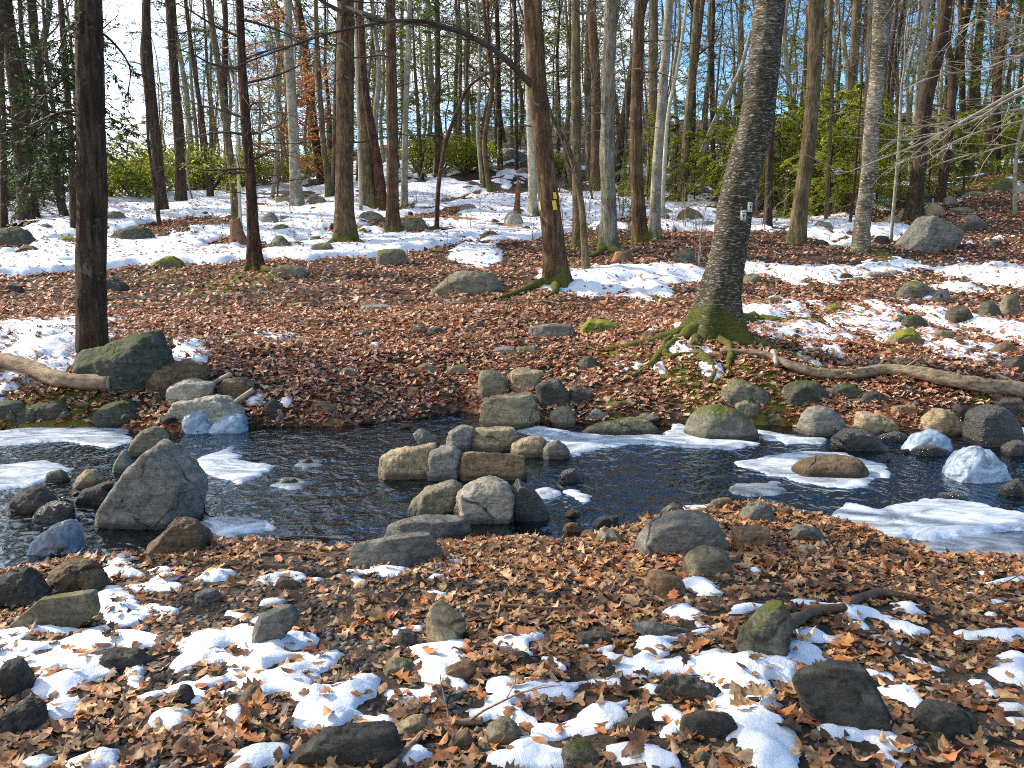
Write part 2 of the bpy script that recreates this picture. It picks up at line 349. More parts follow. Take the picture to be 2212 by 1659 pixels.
def watermat():
    m, nt, N = newmat('stream_water'); tc = N('ShaderNodeTexCoord')
    mp = N('ShaderNodeMapping'); mp.inputs['Scale'].default_value = (5.5, 4.2, 1); mp.inputs['Rotation'].default_value = (0, 0, R(-12)); link(nt, tc.outputs['Object'], mp.inputs[0])
    mp2 = N('ShaderNodeMapping'); mp2.inputs['Scale'].default_value = (15, 10, 1); mp2.inputs['Rotation'].default_value = (0, 0, R(20)); link(nt, tc.outputs['Object'], mp2.inputs[0])
    n1 = noise(nt, mp.outputs[0], 1., 2, .5, .8); n2_ = noise(nt, mp2.outputs[0], 1., 1, .5, .5)
    area = noise(nt, tc.outputs['Object'], .8, 2, .5)
    h = math_(nt, 'ADD', n1, math_(nt, 'MULTIPLY', n2_, .3))
    bp = N('ShaderNodeBump'); bp.inputs['Distance'].default_value = .055; link(nt, h, bp.inputs['Height']); link(nt, ramp(nt, area, [(.3, .45), (.6, 1.)]), bp.inputs['Strength'])
    g = N('ShaderNodeBsdfGlossy'); g.inputs['Roughness'].default_value = .14; g.inputs['Color'].default_value = (.80, .92, 1, 1); link(nt, bp.outputs[0], g.inputs['Normal'])
    t = N('ShaderNodeBsdfTransparent'); t.inputs[0].default_value = (.42, .44, .46, 1)
    fr = N('ShaderNodeFresnel'); fr.inputs[0].default_value = 2.0; link(nt, bp.outputs[0], fr.inputs['Normal'])
    mx = N('ShaderNodeMixShader'); link(nt, fr.outputs[0], mx.inputs[0]); link(nt, t.outputs[0], mx.inputs[1]); link(nt, g.outputs[0], mx.inputs[2])
    o = N('ShaderNodeOutputMaterial'); link(nt, mx.outputs[0], o.inputs[0]); return m
WATER = watermat()
def groundmat():
    m, nt, N = newmat('forest_floor'); v = coords(nt, rand=False)
    vo = N('ShaderNodeTexVoronoi'); vo.inputs['Scale'].default_value = 16; link(nt, v, vo.inputs['Vector'])
    sx = N('ShaderNodeSeparateColor'); link(nt, vo.outputs['Color'], sx.inputs[0])
    lf = ramp(nt, sx.outputs[0], [(0, (.07, .032, .018)), (.35, (.17, .08, .04)), (.65, (.26, .13, .065)), (.85, (.20, .06, .028)), (1, (.36, .22, .12))])
    nf = noise(nt, v, 22, 8, .75); n1 = noise(nt, v, 1.4, 6, .65)
    soil = ramp(nt, nf, [(.3, (.022, .016, .011)), (.55, (.062, .044, .028)), (.75, (.13, .105, .075))])
    a = N('ShaderNodeAttribute'); a.attribute_name = 'cover'; ax = N('ShaderNodeSeparateColor'); link(nt, a.outputs['Color'], ax.inputs[0])
    f = ramp(nt, math_(nt, 'ADD', n1, math_(nt, 'MULTIPLY', ax.outputs[0], .5)), [(.45, .85), (.75, 0.)])
    c = mixc(nt, f, soil, lf)
    mg = mixc(nt, nf, (.03, .04, .006), (.19, .20, .02))
    c = mixc(nt, ramp(nt, math_(nt, 'ADD', noise(nt, v, 5, 5, .7), math_(nt, 'SUBTRACT', ax.outputs[1], .75)), [(.38, 0.), (.52, .95)]), c, mg)
    bed = ramp(nt, noise(nt, v, 7, 7, .7), [(.34, (.03, .025, .018)), (.46, (.16, .09, .035)), (.6, (.45, .22, .06))])
    c = mixc(nt, ax.outputs[2], c, bed)
    finish(nt, c, .9, math_(nt, 'ADD', nf, vo.outputs[0]), .8, .03, .2); return m
GROUND = groundmat()
# ------------------------------------------------------------------ soil mounds
for px, py, w, h in ((1520, 735, 150, .14), (1500, 790, 160, .16), (1640, 800, 110, .10), (2000, 820, 150, .08), (60, 870, 110, .07), (250, 860, 90, .06)):
    q = P(px, py, False); MOUND.append((q[0], q[1], w * q[1] / F, h))
# ------------------------------------------------------------------ ground
def graded(lo, hi, core, d0, g):
    a = [0.]
    out = []
    for lim, sgn in ((hi, 1), (lo, -1)):
        p = 0.; d = d0; r = []
        while p < abs(lim):
            p += d
            if p > core: d *= g
            r.append(sgn * min(p, abs(lim)))
        out.append(r)
    return np.array(out[1][::-1] + a + out[0])
def mk_grid(xs, ys):
    X, Y = np.meshgrid(xs, ys); nx, ny = len(xs), len(ys)
    i = np.arange(nx * ny).reshape(ny, nx)
    q = np.stack([i[:-1, :-1], i[:-1, 1:], i[1:, 1:], i[1:, :-1]], -1).reshape(-1, 4)
    return X.ravel(), Y.ravel(), q
class Caps:
    """strokes of ground cover; radius measured in photo units, turned into metres on the ground"""
    def __init__(s): s.c = []
    def add(s, *pts, a=1.):
        pr = None
        for px, py, r in pts:
            q = P(px, py, False); rw = r * np.linalg.norm(q - CAM) / F
            dep = math.asin(max(.02, (CAM[2] - q[2]) / np.linalg.norm(q - CAM))); k = min(max(.33 / math.sin(dep), 1.), 4.5)
            c = (q[0], q[1], rw, k)
            if pr is None: first = c
            else: s.c.append((pr, c, a)); first = None
            pr = c
        if first is not None: s.c.append((first, first, a))
    def eval(s, x, y, nz):
        acc = np.zeros(x.shape); K = .022
        for (x0, y0, r0, k0), (x1, y1, r1, k1), a in s.c:
            k = max(k0, k1); rm = max(r0, r1) * 1.8
            sel = np.where((x > min(x0, x1) - rm) & (x < max(x0, x1) + rm) & (y > min(y0, y1) - rm * k) & (y < max(y0, y1) + rm * k))[0]
            if not len(sel): continue
            px, py = x[sel] - x0, (y[sel] - y0) / k; dx, dy = x1 - x0, (y1 - y0) / k
            t = np.clip((px * dx + py * dy) / (dx * dx + dy * dy + 1e-9), 0, 1)
            d = np.hypot(px - t * dx, py - t * dy); r = r0 + (r1 - r0) * t
            acc[sel] += np.exp(np.clip((1.38 - d / r + nz[sel] * .75 * a) * r / K, -45, 60))
        return np.where(acc > 1e-18, K * np.log(acc + 1e-18), -1.)
mossc = Caps()
for q in [((1100,640,40),(1190,640,30)), ((1010,632,30),), ((1310,548,28),), ((1500,715,50),(1480,800,60),(1540,860,40)), ((1640,800,60),(1700,850,40)), ((1330,760,40),(1400,760,30)),
          ((1960,765,45),), ((2150,395,60),), ((1880,540,30),), ((40,880,70),(170,870,60)), ((60,1135,40),), ((480,610,40),), ((940,540,20),), ((360,590,30),), ((1400,620,40),), ((2130,870,40),), ((1290,540,30),), ((1620,1345,20),), ((2050,1265,25),), ((560,605,30),), ((1330,868,40),)]:
    mossc.add(*q)
x, y, q = mk_grid(graded(-260, 260, 7.5, .04, 1.045), np.unique(np.concatenate([np.arange(-14, 1.6, .4), 1.6 + graded(0, 500, 11, .04, 1.017)])))
z = H(x, y)
ground = build('ground', np.stack([x, y, z], 1), [q], GROUND); ground['kind'] = 'structure'
ins = inside_water(x, y)
cov = np.zeros((len(x), 4), np.float32); cov[:, 3] = 1
gr = n2(x, y, .9, 4, 31)
cov[:, 0] = np.clip(.75 + gr * .7 - sst(.5, 0, np.abs(ins)) * .5, 0, 1)
cov[:, 1] = np.clip(.25 + mossc.eval(x, y, n2(x, y, 3., 4, 41)) * 3, 0, 1)
cov[:, 2] = sst(-.05, .12, ins)
ca = ground.data.color_attributes.new('cover', 'FLOAT_COLOR', 'POINT'); ca.data.foreach_set('color', cov.ravel())
# ------------------------------------------------------------------ water
wx, wy, wq = mk_grid(np.arange(-9, 9.01, .25), np.arange(3.2, 10.01, .25))
water = build('stream_water', np.stack([wx, wy, np.zeros_like(wx)], 1), [wq], WATER); water['kind'] = 'structure'
# ------------------------------------------------------------------ snow
sn = Caps()
SN = """295,1182,12 255,1225,20|245,1235,18 365,1250,14|180,1272,14 375,1268,14|227,1290,35 270,1340,35|0,1370,24 190,1360,28|30,1400,42 250,1385,30 330,1390,18|20,1430,48 190,1440,30 240,1450,15|140,1480,40|130,1530,24|314,1307,10 370,1322,8
297,1450,14 290,1480,8|330,1508,18|365,1555,25|520,1545,25|80,1650,18|215,1640,30|560,1640,35|750,1505,28 812,1460,14|697,1545,32 835,1555,18|750,1237,18 775,1265,14|820,1225,16 835,1240,22 865,1230,10|987,1215,13|941,1247,10|917,1220,6|943,1286,15|903,1356,14 860,1365,5
875,1405,12 976,1400,28|940,1440,35 958,1480,30|870,1500,20 958,1520,25|1040,1540,40|1080,1480,18 1100,1510,15|1108,1390,20|925,1635,30|1060,1645,38|683,1253,8|1115,1395,28|1150,1375,14|1307,1410,25 1330,1445,18|1268,1397,12|1200,1435,18 1230,1455,12|1410,1395,30 1390,1430,25 1395,1450,20
1447,1383,10 1550,1355,8|1447,1440,20 1516,1438,22|1586,1445,45 1640,1480,50|1541,1415,16|1652,1425,25|1470,1325,24 1510,1330,18|1516,1350,10|1580,1325,8 1625,1310,20|1500,1262,32 1530,1275,25|1600,1240,12 1625,1235,10|1448,1220,8|1405,1283,12|1150,1500,22|1190,1490,30|1270,1490,25|1310,1480,20
1390,1500,28 1300,1540,40 1260,1570,30|1440,1545,20 1480,1560,15|1110,1550,28|1180,1585,20|1120,1640,48 1190,1648,35|1365,1625,32|1430,1648,22|1447,1585,14|1550,1510,15 1590,1530,22|1550,1545,20 1620,1560,30 1670,1580,25|1640,1600,35 1660,1650,30|1590,1630,12|1760,1372,25|1740,1410,35 1690,1430,25|1650,1450,50|1655,1500,42|1640,1555,30|1650,1620,42
1730,1305,18 1800,1315,14|1833,1325,20 1960,1315,25|1960,1360,25|1865,1355,25 1925,1395,25 1975,1430,20|1893,1460,22 1935,1490,22 1980,1520,12|1797,1580,14 1880,1585,18 1930,1600,22 2000,1605,12|1912,1640,16|2110,1475,10 2135,1500,9|2027,1447,10|2110,1375,22 2212,1375,30|2185,1425,25 2210,1470,25|2185,1525,14|2205,1565,14
2130,1240,8|2150,1262,16 2212,1258,12|2040,1290,8|2095,1282,8|2160,1305,12|2140,1330,8|-40,720,35 20,715,30 160,715,35|60,750,35 140,755,40|100,790,20 130,800,15|0,850,15 20,830,15|395,762,25 430,775,15|395,735,12|555,724,9 620,730,9|440,740,8|560,862,10 545,870,8|618,860,10|810,748,8
1245,612,25 1300,597,30 1380,592,25 1500,587,20|1270,615,15|1380,640,18|1420,625,20|1600,577,20 1750,592,20 1850,587,15|1700,602,12|1900,577,12|1630,582,18 1690,592,20|1760,597,22 1790,607,12|1890,580,18 1930,574,12|1950,574,12 1975,572,12|2080,592,25 2240,602,50|2050,627,12 2100,622,12|1610,682,25 1690,682,15|1710,657,20|1765,657,12|1790,695,10 1850,702,15
1860,672,15 1890,682,12|1905,665,18|1945,650,12|2000,642,12|2005,680,22 2040,674,14|1870,705,25 1930,702,20|1640,717,15 1740,714,20|1775,717,22|1830,728,14|1900,728,14|2005,714,14 2005,747,14 2060,752,22 2140,750,12|2150,714,35 2190,707,20|2205,742,14|2110,692,15|1740,745,12|1790,757,10 1815,762,8|1690,760,6 1760,782,8
1450,739,10 1480,750,12|1440,754,6 1530,760,8|1535,789,16|1335,790,10 1375,787,8|1425,792,8|1470,707,12|1412,717,8|1640,674,14 1670,682,12|1050,550,25 1000,548,20|960,590,0.1|1190,605,25 1240,612,20"""
for ln in SN.split('\n'):
    for st in ln.split('|'):
        sn.add(*[tuple(float(v) for v in k.split(',')) for k in st.split()])
for st in ("450,1385,34 420,1430,34", "525,1370,28 575,1400,30", "400,1495,25 500,1460,34", "627,1385,35 570,1420,48", "627,1465,48 680,1500,40", "600,1255,25 640,1250,20", "575,1300,25 540,1290,18", "500,1330,20 560,1340,16", "470,1245,22", "350,1230,20", "700,1430,30", "480,1420,30 560,1480,34", "740,1560,26", "1230,1500,26"):
    sn.add(*[tuple(float(v) for v in k.split(',')) for k in st.split()], a=1.9)
_bc = [(-300, 610), (0, 608), (200, 600), (300, 590), (560, 583), (700, 570), (900, 556), (1000, 540), (1120, 530), (1250, 512), (1500, 505), (1640, 505), (1720, 540), (1850, 556), (2000, 556), (2120, 540), (2212, 530), (2500, 520)]
_bp = np.array([P(a, b, False) for a, b in _bc]); BT, BY = _bp[:, 0] / _bp[:, 1], _bp[:, 1]
_cv = np.array([[-.7, .34], [-.45, .40], [-.1, .30], [.0, .22], [.12, .16], [.3, .10], [.42, .14], [.5, .02], [.56, -.22], [.7, -.4]])
def snow_edge(x, y):
    """metres inside the snow (negative outside)"""
    nz = n2(x, y, 4.5, 4, 51) * .75 + n2(x, y, 16, 5, 52) * .5
    e = sn.eval(x, y, nz)
    e = e + n2(x, y, 13, 5, 54) * .045 + n2(x, y, 45, 3, 56) * .012 - .07 * sst(.12, .45, n2(x, y, 5, 4, 58))
    e = e + .004 + .018 * sst(3.2, 2.3, y) - .004 * (y > 8)
    t = x / np.maximum(y, 1.5)
    yb = np.interp(t, BT, BY)
    f = sst(0, 1.2, y - yb)
    c = np.interp(t, _cv[:, 0], _cv[:, 1]) - .15 - .7 * sst(42, 62, y)
    nf = n2(x, y, .33, 4, 61, .2) + .75 * n2(x, y, 1.1, 4, 63, .7) + .35 * n2(x, y, 4., 3, 65, 3.)
    e2 = (nf + c) * 1.0 * f - (1 - f) * 1.0
    e2 = np.where(y > 14, e2, -1)
    ins = inside_water(x, y)
    return np.where(ins > -.05, -1, np.maximum(e, e2))
def snow_top(x, y, e):
    far = np.clip(y / 14, 0, 1)
    T = .030 + .065 * far; w = .085 + .165 * far
    g = np.clip(e / w, 0, 1) ** .6
    lump = n2(x, y, 9, 3, 71) * .016 + n2(x, y, 2.2, 2, 72) * .02 + n2(x, y, 30, 3, 73) * .010
    return T * (.75 + .5 * sst(0, .3, e)) * g + lump * g - .03 * (e < 0)
sv, sq, ns = [], [], 0
for xs, ys in ((np.arange(-2.9, 2.91, .016), np.arange(1.9, 5.6, .016)), (np.arange(-7, 7.01, .04), np.arange(8.2, 14.01, .045)),
               (np.arange(-13, 13.01, .085), np.arange(14.0, 26.01, .085)), (np.arange(-40, 40.1, .26), np.arange(26.0, 64.1, .22)), (np.arange(-90, 90.1, .8), np.arange(64.0, 140.1, .8))):
    x, y, q = mk_grid(xs, ys)
    e = snow_edge(x, y)
    zz = H(x, y) + snow_top(x, y, e)
    keep = (e[q] > 0).any(1); q = q[keep]
    u, inv = np.unique(q, return_inverse=True)
    sv.append(np.stack([x[u], y[u], zz[u]], 1)); sq.append(inv.reshape(-1, 4) + ns); ns += len(u)
snow = build('snow_cover', np.concatenate(sv), [np.concatenate(sq)], SNOW); snow['kind'] = 'stuff'
tag(snow, 'patchy melting white snow lying on the leaves and rocks of the forest floor', 'snow')
# ------------------------------------------------------------------ leaf litter
def oak():
    # half outlines (tip at +y), lobed
    r = [(0, -.62), (.04, -.45), (.19, -.38), (.14, -.27), (.31, -.13), (.19, -.03), (.36, .14), (.21, .22), (.24, .38), (.12, .42), (0, .56)]
    l = [(-a, b) for a, b in r]
    V = []; 
    for a, b in r: V.append((a, b))
    for a, b in l[1:-1]: V.append((a, b))
    n = len(r)
    mid = [(0, -.3), (0, -.05), (0, .2)]
    V += mid; m0 = len(V) - 3
    R_ = list(range(n)); L_ = [0] + list(range(n, 2 * n - 2)) + [n - 1]
    def half(I, flip):
        t = []
        ms = [m0, m0 + 1, m0 + 2]
        seg = [(0, 1, m0), (1, 2, m0), (2, 3, m0), (3, 4, m0), (4, 5, m0), (5, m0 + 1, m0), (5, 6, m0 + 1), (6, 7, m0 + 1), (7, m0 + 2, m0 + 1), (7, 8, m0 + 2), (8, 9, m0 + 2), (9, 10, m0 + 2)]
        for s in seg:
            f = [I[k] if k < n and k < m0 and k <= 10 else k for k in s]
            t.append(f[::-1] if flip else f)
        return t
    return np.array(V), np.array(half(R_, False) + half(L_, True))
OAKV, OAKT = oak()
BEEV = np.array([(0, -.5), (.16, -.28), (.24, 0), (.13, .30), (0, .5), (-.13, .30), (-.24, 0), (-.16, -.28), (0, 0)]); BEET = np.array([(0, 1, 8), (1, 2, 8), (2, 3, 8), (3, 4, 8), (4, 5, 8), (5, 6, 8), (6, 7, 8), (7, 0, 8)])
KITV = np.array([(0, -.5), (.3, .02), (0, .5), (-.28, -.02)]); KITT = np.array([(0, 1, 2), (0, 2, 3)])
def leaves(pos, size, TV, TT, rng, tilt=.35, curl=.5, nrm=None):
    n = len(pos); k = len(TV)
    s = size[:, None] if np.ndim(size) else np.full((n, 1), size)
    u, v = TV[None, :, 0] * s * rng.uniform(.7, 1.15, (n, 1)), TV[None, :, 1] * s
    cu = rng.normal(0, curl, (n, 1)) / s; cv = rng.normal(0, curl * .8, (n, 1)) / s
    w = cu * u * u * 1.2 + cv * v * v + rng.normal(0, .05, (n, k)) * s * (abs(TV[None, :, 0]) > .05)
    a = rng.uniform(0, 2 * math.pi, n); tx = rng.normal(0, tilt, n); ty = rng.normal(0, tilt, n)
    Z = np.stack([np.sin(tx), np.sin(ty), np.ones(n)], 1); Z /= np.linalg.norm(Z, axis=1)[:, None]
    X = np.stack([np.cos(a), np.sin(a), np.zeros(n)], 1); X -= Z * (X * Z).sum(1)[:, None]; X /= np.linalg.norm(X, axis=1)[:, None]
    Y = np.cross(Z, X)
    V = pos[:, None] + u[..., None] * X[:, None] + v[..., None] * Y[:, None] + w[..., None] * Z[:, None]
    T = (TT[None] + (np.arange(n) * k)[:, None, None]).reshape(-1, 3)
    return V.reshape(-1, 3), T
rng = np.random.default_rng(7)
def scatter(x0, x1, y0, y1, n, dens):
    """positions on the ground or snow, thinned by dens(x,y,snow)"""
    y = np.sqrt(rng.uniform(y0 * y0, y1 * y1, n)); t = rng.uniform(x0, x1, n); x = t * y
    e = snow_edge(x, y); ins = inside_water(x, y)
    keep = (rng.uniform(0, 1, n) < dens(x, y, e)) & (ins < .03)
    x, y, e = x[keep], y[keep], e[keep]
    return np.stack([x, y, H(x, y) + np.maximum(snow_top(x, y, e), 0)], 1), e
def d_near(x, y, e):
    g = n2(x, y, 1.3, 4, 81)
    gravel = np.clip(sst(.27, .05, np.abs(x / y + .30)) * sst(4.5, 4.1, y) * sst(2.5, 3.0, y) * 1.15 + .8 * sst(.08, .3, n2(x, y, 1.1, 4, 85)), 0, 1)
    d = np.clip(.85 + g * .8, .1, 1) * (1 - .85 * gravel)
    return np.where(e > -.035, np.where(e > .03, .07, .2), d)
pos, e = scatter(-.72, .72, 1.9, 5.6, 30000, d_near); pos[:, 2] += rng.uniform(.003, .018, len(pos))
mb = MB(); half = rng.uniform(0, 1, len(pos)) < .5
for m, TV, TT, s0, s1 in ((half, OAKV, OAKT, .035, .088), (~half, BEEV, BEET, .03, .07)):
    V, T = leaves(pos[m], rng.uniform(s0, s1, m.sum()), TV, TT, rng, .17, 1.0); mb.add(V, None, T)
o = mb.obj('leaf_litter', LITTER, smooth=False); o['kind'] = 'stuff'; tag(o, 'curled brown oak and beech leaves covering the near bank', 'leaf litter')
def d_mid(x, y, e):
    g = n2(x, y, .8, 4, 82); d = np.clip(.9 + g * .7, .15, 1)
    return np.where(e > 0, np.where(e > .1, .06, .3), d)
mb = MB()
pos, e = scatter(-.70, .70, 7.4, 13, 62000, d_mid); pos[:, 2] += rng.uniform(.004, .035, len(pos))
h = pos[:, 1] < 10.5
V, T = leaves(pos[h], rng.uniform(.045, .10, h.sum()), OAKV, OAKT, rng, .33, .8); mb.add(V, None, T)
V, T = leaves(pos[~h], rng.uniform(.045, .10, (~h).sum()), BEEV * [1.5, 1], BEET, rng, .35, .8); mb.add(V, None, T)
def d_far(x, y, e):
    t = x / y
    g = n2(x, y, .6, 4, 83); d = np.clip(.9 + g * .6, .15, 1)
    return np.where(e > 0, .07 + .16 * (rng.uniform(0, 1, len(x)) < .5) * sst(-.2, .3, g), d)
pos, e = scatter(-.68, .68, 13, 34, 125000, d_far); pos[:, 2] += rng.uniform(.004, .04, len(pos))
V, T = leaves(pos, rng.uniform(.06, .125, len(pos)), KITV, KITT, rng, .4, .9); mb.add(V, None, T)
pr = np.array([hitz(a, b)[:2] for a, b in zip(rng.normal(1560, 40, 260), rng.normal(1062, 16, 260))]); pz = np.minimum(H(pr[:, 0], pr[:, 1]) + .01, -.02)
V, T = leaves(np.column_stack([pr, pz]), rng.uniform(.05, .09, len(pr)), OAKV, OAKT, rng, .2, .5); mb.add(V, None, T)
o = mb.obj('leaf_litter', FARLITTER, smooth=False); o['kind'] = 'stuff'; tag(o, 'reddish brown fallen leaves carpeting the far bank and the wooded slope', 'leaf litter')
# ------------------------------------------------------------------ gravel
mb = MB()
def gravel(n, tx0, tx1, y0, y1, s0, s1, dens):
    p, e = scatter(tx0, tx1, y0, y1, n, dens)
    V0, T0 = ICO[1]; k = len(p)
    s = rng.uniform(0, 1, k) ** 2.2 * (s1 - s0) + s0
    V0 = V0[rng.permutation(len(V0))] * 0 + V0
    J = V0[None] * (1 + rng.uniform(-.5, .35, (k, len(V0), 1))) * (s[:, None] * rng.uniform(.6, 1.2, (k, 3)) * [1, 1, .7])[:, None]
    V = p[:, None] + J; T = (T0[None] + (np.arange(k) * len(V0))[:, None, None]).reshape(-1, 3); mb.add(V.reshape(-1, 3), None, T)
gravel(9000, -.55, -.02, 2.2, 4.4, .004, .022, lambda x, y, e: np.where(e > -.01, .0, np.clip(.6 + n2(x, y, 2, 3, 91), 0, 1)))
gravel(7000, -.1, .6, 2.1, 4.9, .004, .02, lambda x, y, e: np.where(e > -.01, .0, np.clip(n2(x, y, 2, 3, 92) + .5, 0, 1)))
gravel(3500, -.5, .1, 8.2, 11, .012, .05, lambda x, y, e: np.where(e > 0, 0, np.clip(.6 + n2(x, y, 1.5, 3, 93) - .2 * (y - 8.5), 0, 1)))
gmat, nt_, _N = newmat('gravel_stone'); _g = _N('ShaderNodeNewGeometry')
finish(nt_, mixc(nt_, noise(nt_, coords(nt_, rand=False), 60, 5), ramp(nt_, _g.outputs['Random Per Island'], [(0, (.05, .045, .04)), (.5, (.13, .11, .085)), (.8, (.2, .16, .11)), (1, (.3, .28, .24))]), (.06, .05, .04)), .85)
o = mb.obj('gravel', gmat, smooth=False); o['kind'] = 'stuff'; tag(o, 'small grey brown pebbles and grit on the stream banks', 'gravel')
# ------------------------------------------------------------------ ice
def poly_fill(pts, step):
    """grid points inside a polygon and signed edge distance"""
    pts = np.asarray(pts); lo, hi = pts.min(0) - .06, pts.max(0) + .06
    x, y, q = mk_grid(np.arange(lo[0], hi[0] + step, step), np.arange(lo[1], hi[1] + step, step))
    ins = np.zeros(len(x), bool); d = np.full(len(x), 9.)
    m = len(pts)
    for i in range(m):
        a, b = pts[i], pts[(i + 1) % m]
        c = (a[1] > y) != (b[1] > y); xi = (b[0] - a[0]) * (y - a[1]) / (b[1] - a[1] + 1e-12) + a[0]; ins ^= c & (x < xi)
        ab = b - a; t = np.clip(((x - a[0]) * ab[0] + (y - a[1]) * ab[1]) / (ab @ ab + 1e-12), 0, 1)
        d = np.minimum(d, np.hypot(x - a[0] - t * ab[0], y - a[1] - t * ab[1]))
    return x, y, q, np.where(ins, d, -d)
def ice(label, pts, mat=ICE, T=.014, step=.025, z=0.0):
    w = np.array([hitz(a, b, .01)[:2] for a, b in pts])
    x, y, q, d = poly_fill(w, step)
    d = d + n2(x, y, 9, 4, 77) * .075
    q = q[(d[q] > 0).any(1)]; u, inv = np.unique(q, return_inverse=True); x, y, d = x[u], y[u], d[u]
    zz = z + np.where(d > 0, T * np.clip(d / .04, 0, 1) ** .5 + (n2(x, y, 6, 3, 78) * .008 + n2(x, y, 1.8, 2, 79) * .01) * np.clip(d / .1, 0, 1), -.012) + .002
    c = np.array([w[:, 0].mean(), w[:, 1].mean(), z])
    o = build('ice_sheet', np.stack([x, y, zz], 1), [inv.reshape(-1, 4)], mat, loc=c)
    return tag(o, label, 'ice', 'ice sheets on the stream')
ice('long white ice shelf behind the stepping stones reaching the big dome boulder', [(1108,930),(1165,918),(1255,935),(1330,940),(1430,938),(1465,905),(1520,945),(1645,955),(1590,970),(1480,964),(1390,957),(1300,964),(1260,980),(1240,988),(1190,950)])
ice('thin white ice strip between the dome boulder and the grey boulder', [(1640,926),(1720,940),(1795,945),(1775,957),(1700,957),(1650,947)])
ice('white ring of ice round the flat brown rock in the pool', [(1585,997),(1660,983),(1740,974),(1830,978),(1900,998),(1925,1018),(1900,1034),(1845,1054),(1780,1047),(1720,1037),(1650,1022)])
ice('largest blue white ice sheet along the near right bank', [(1775,1120),(1830,1090),(1900,1100),(1990,1082),(2050,1082),(2120,1090),(2230,1120),(2230,1142),(2100,1152),(2000,1167),(1900,1165),(1830,1150)], ICE, .035)
ice('clear grey ice against the leaves at the near right bank', [(1780,1130),(1850,1155),(1950,1170),(2090,1155),(2225,1145),(2225,1205),(2050,1207),(1930,1190),(1850,1165)], ICET, .012)
ice('white ice wedge on the right side of the pyramid boulder', [(425,985),(500,965),(520,990),(590,1005),(560,1030),(520,1040),(470,1030),(440,1010)])
ice('white ice shelf under the mossy left bank', [(-60,935),(60,924),(150,915),(270,925),(290,952),(230,967),(150,950),(60,957),(-60,965)])
ice('white ice tongue left of the pyramid boulder', [(-60,1010),(100,993),(150,1005),(140,1027),(60,1047),(-60,1068)])
ice('white frozen fringe at the near edge left of the stone slabs', [(415,1130),(450,1115),(540,1113),(615,1135),(590,1147),(500,1152),(430,1147)])
ice('small white ice strip beside the dark wedge stone', [(1155,1057),(1180,1053),(1205,1062),(1200,1072),(1165,1070)], ICE, .015)
ice('thin white ice sliver floating in the middle of the pool', [(1222,1059),(1250,1060),(1282,1076),(1270,1084),(1240,1072)], ICE, .015)
ice('little ring of ice round the small stone in the pool', [(597,1047),(612,1032),(640,1029),(668,1042),(655,1055),(620,1058)], ICET, .015)
ice('little icy rim round the brown stone tip in the pool', [(640,1005),(660,992),(690,990),(688,1003),(660,1010)], ICET, .012)
ice('white ice fringe behind the row of bank stones', [(1480,1092),(1560,1085),(1605,1098),(1580,1110),(1500,1108)], ICE, .015)
ice('clear grey ice plate with leaves near the right bank', [(1580,1042),(1680,1040),(1700,1062),(1620,1070),(1570,1060)], ICET, .012)
ice('pale sheet standing for the glint on the water at the lower left corner of the stream', [(-40,1240),(40,1228),(180,1205),(220,1190),(200,1215),(110,1240),(-40,1262)], ICET, .014)  # glint on open water, drawn as a thin pale sheet
ice('pale ice below the far bank at the right edge', [(2130,925),(2230,920),(2230,935),(2160,940)], ICE, .014)
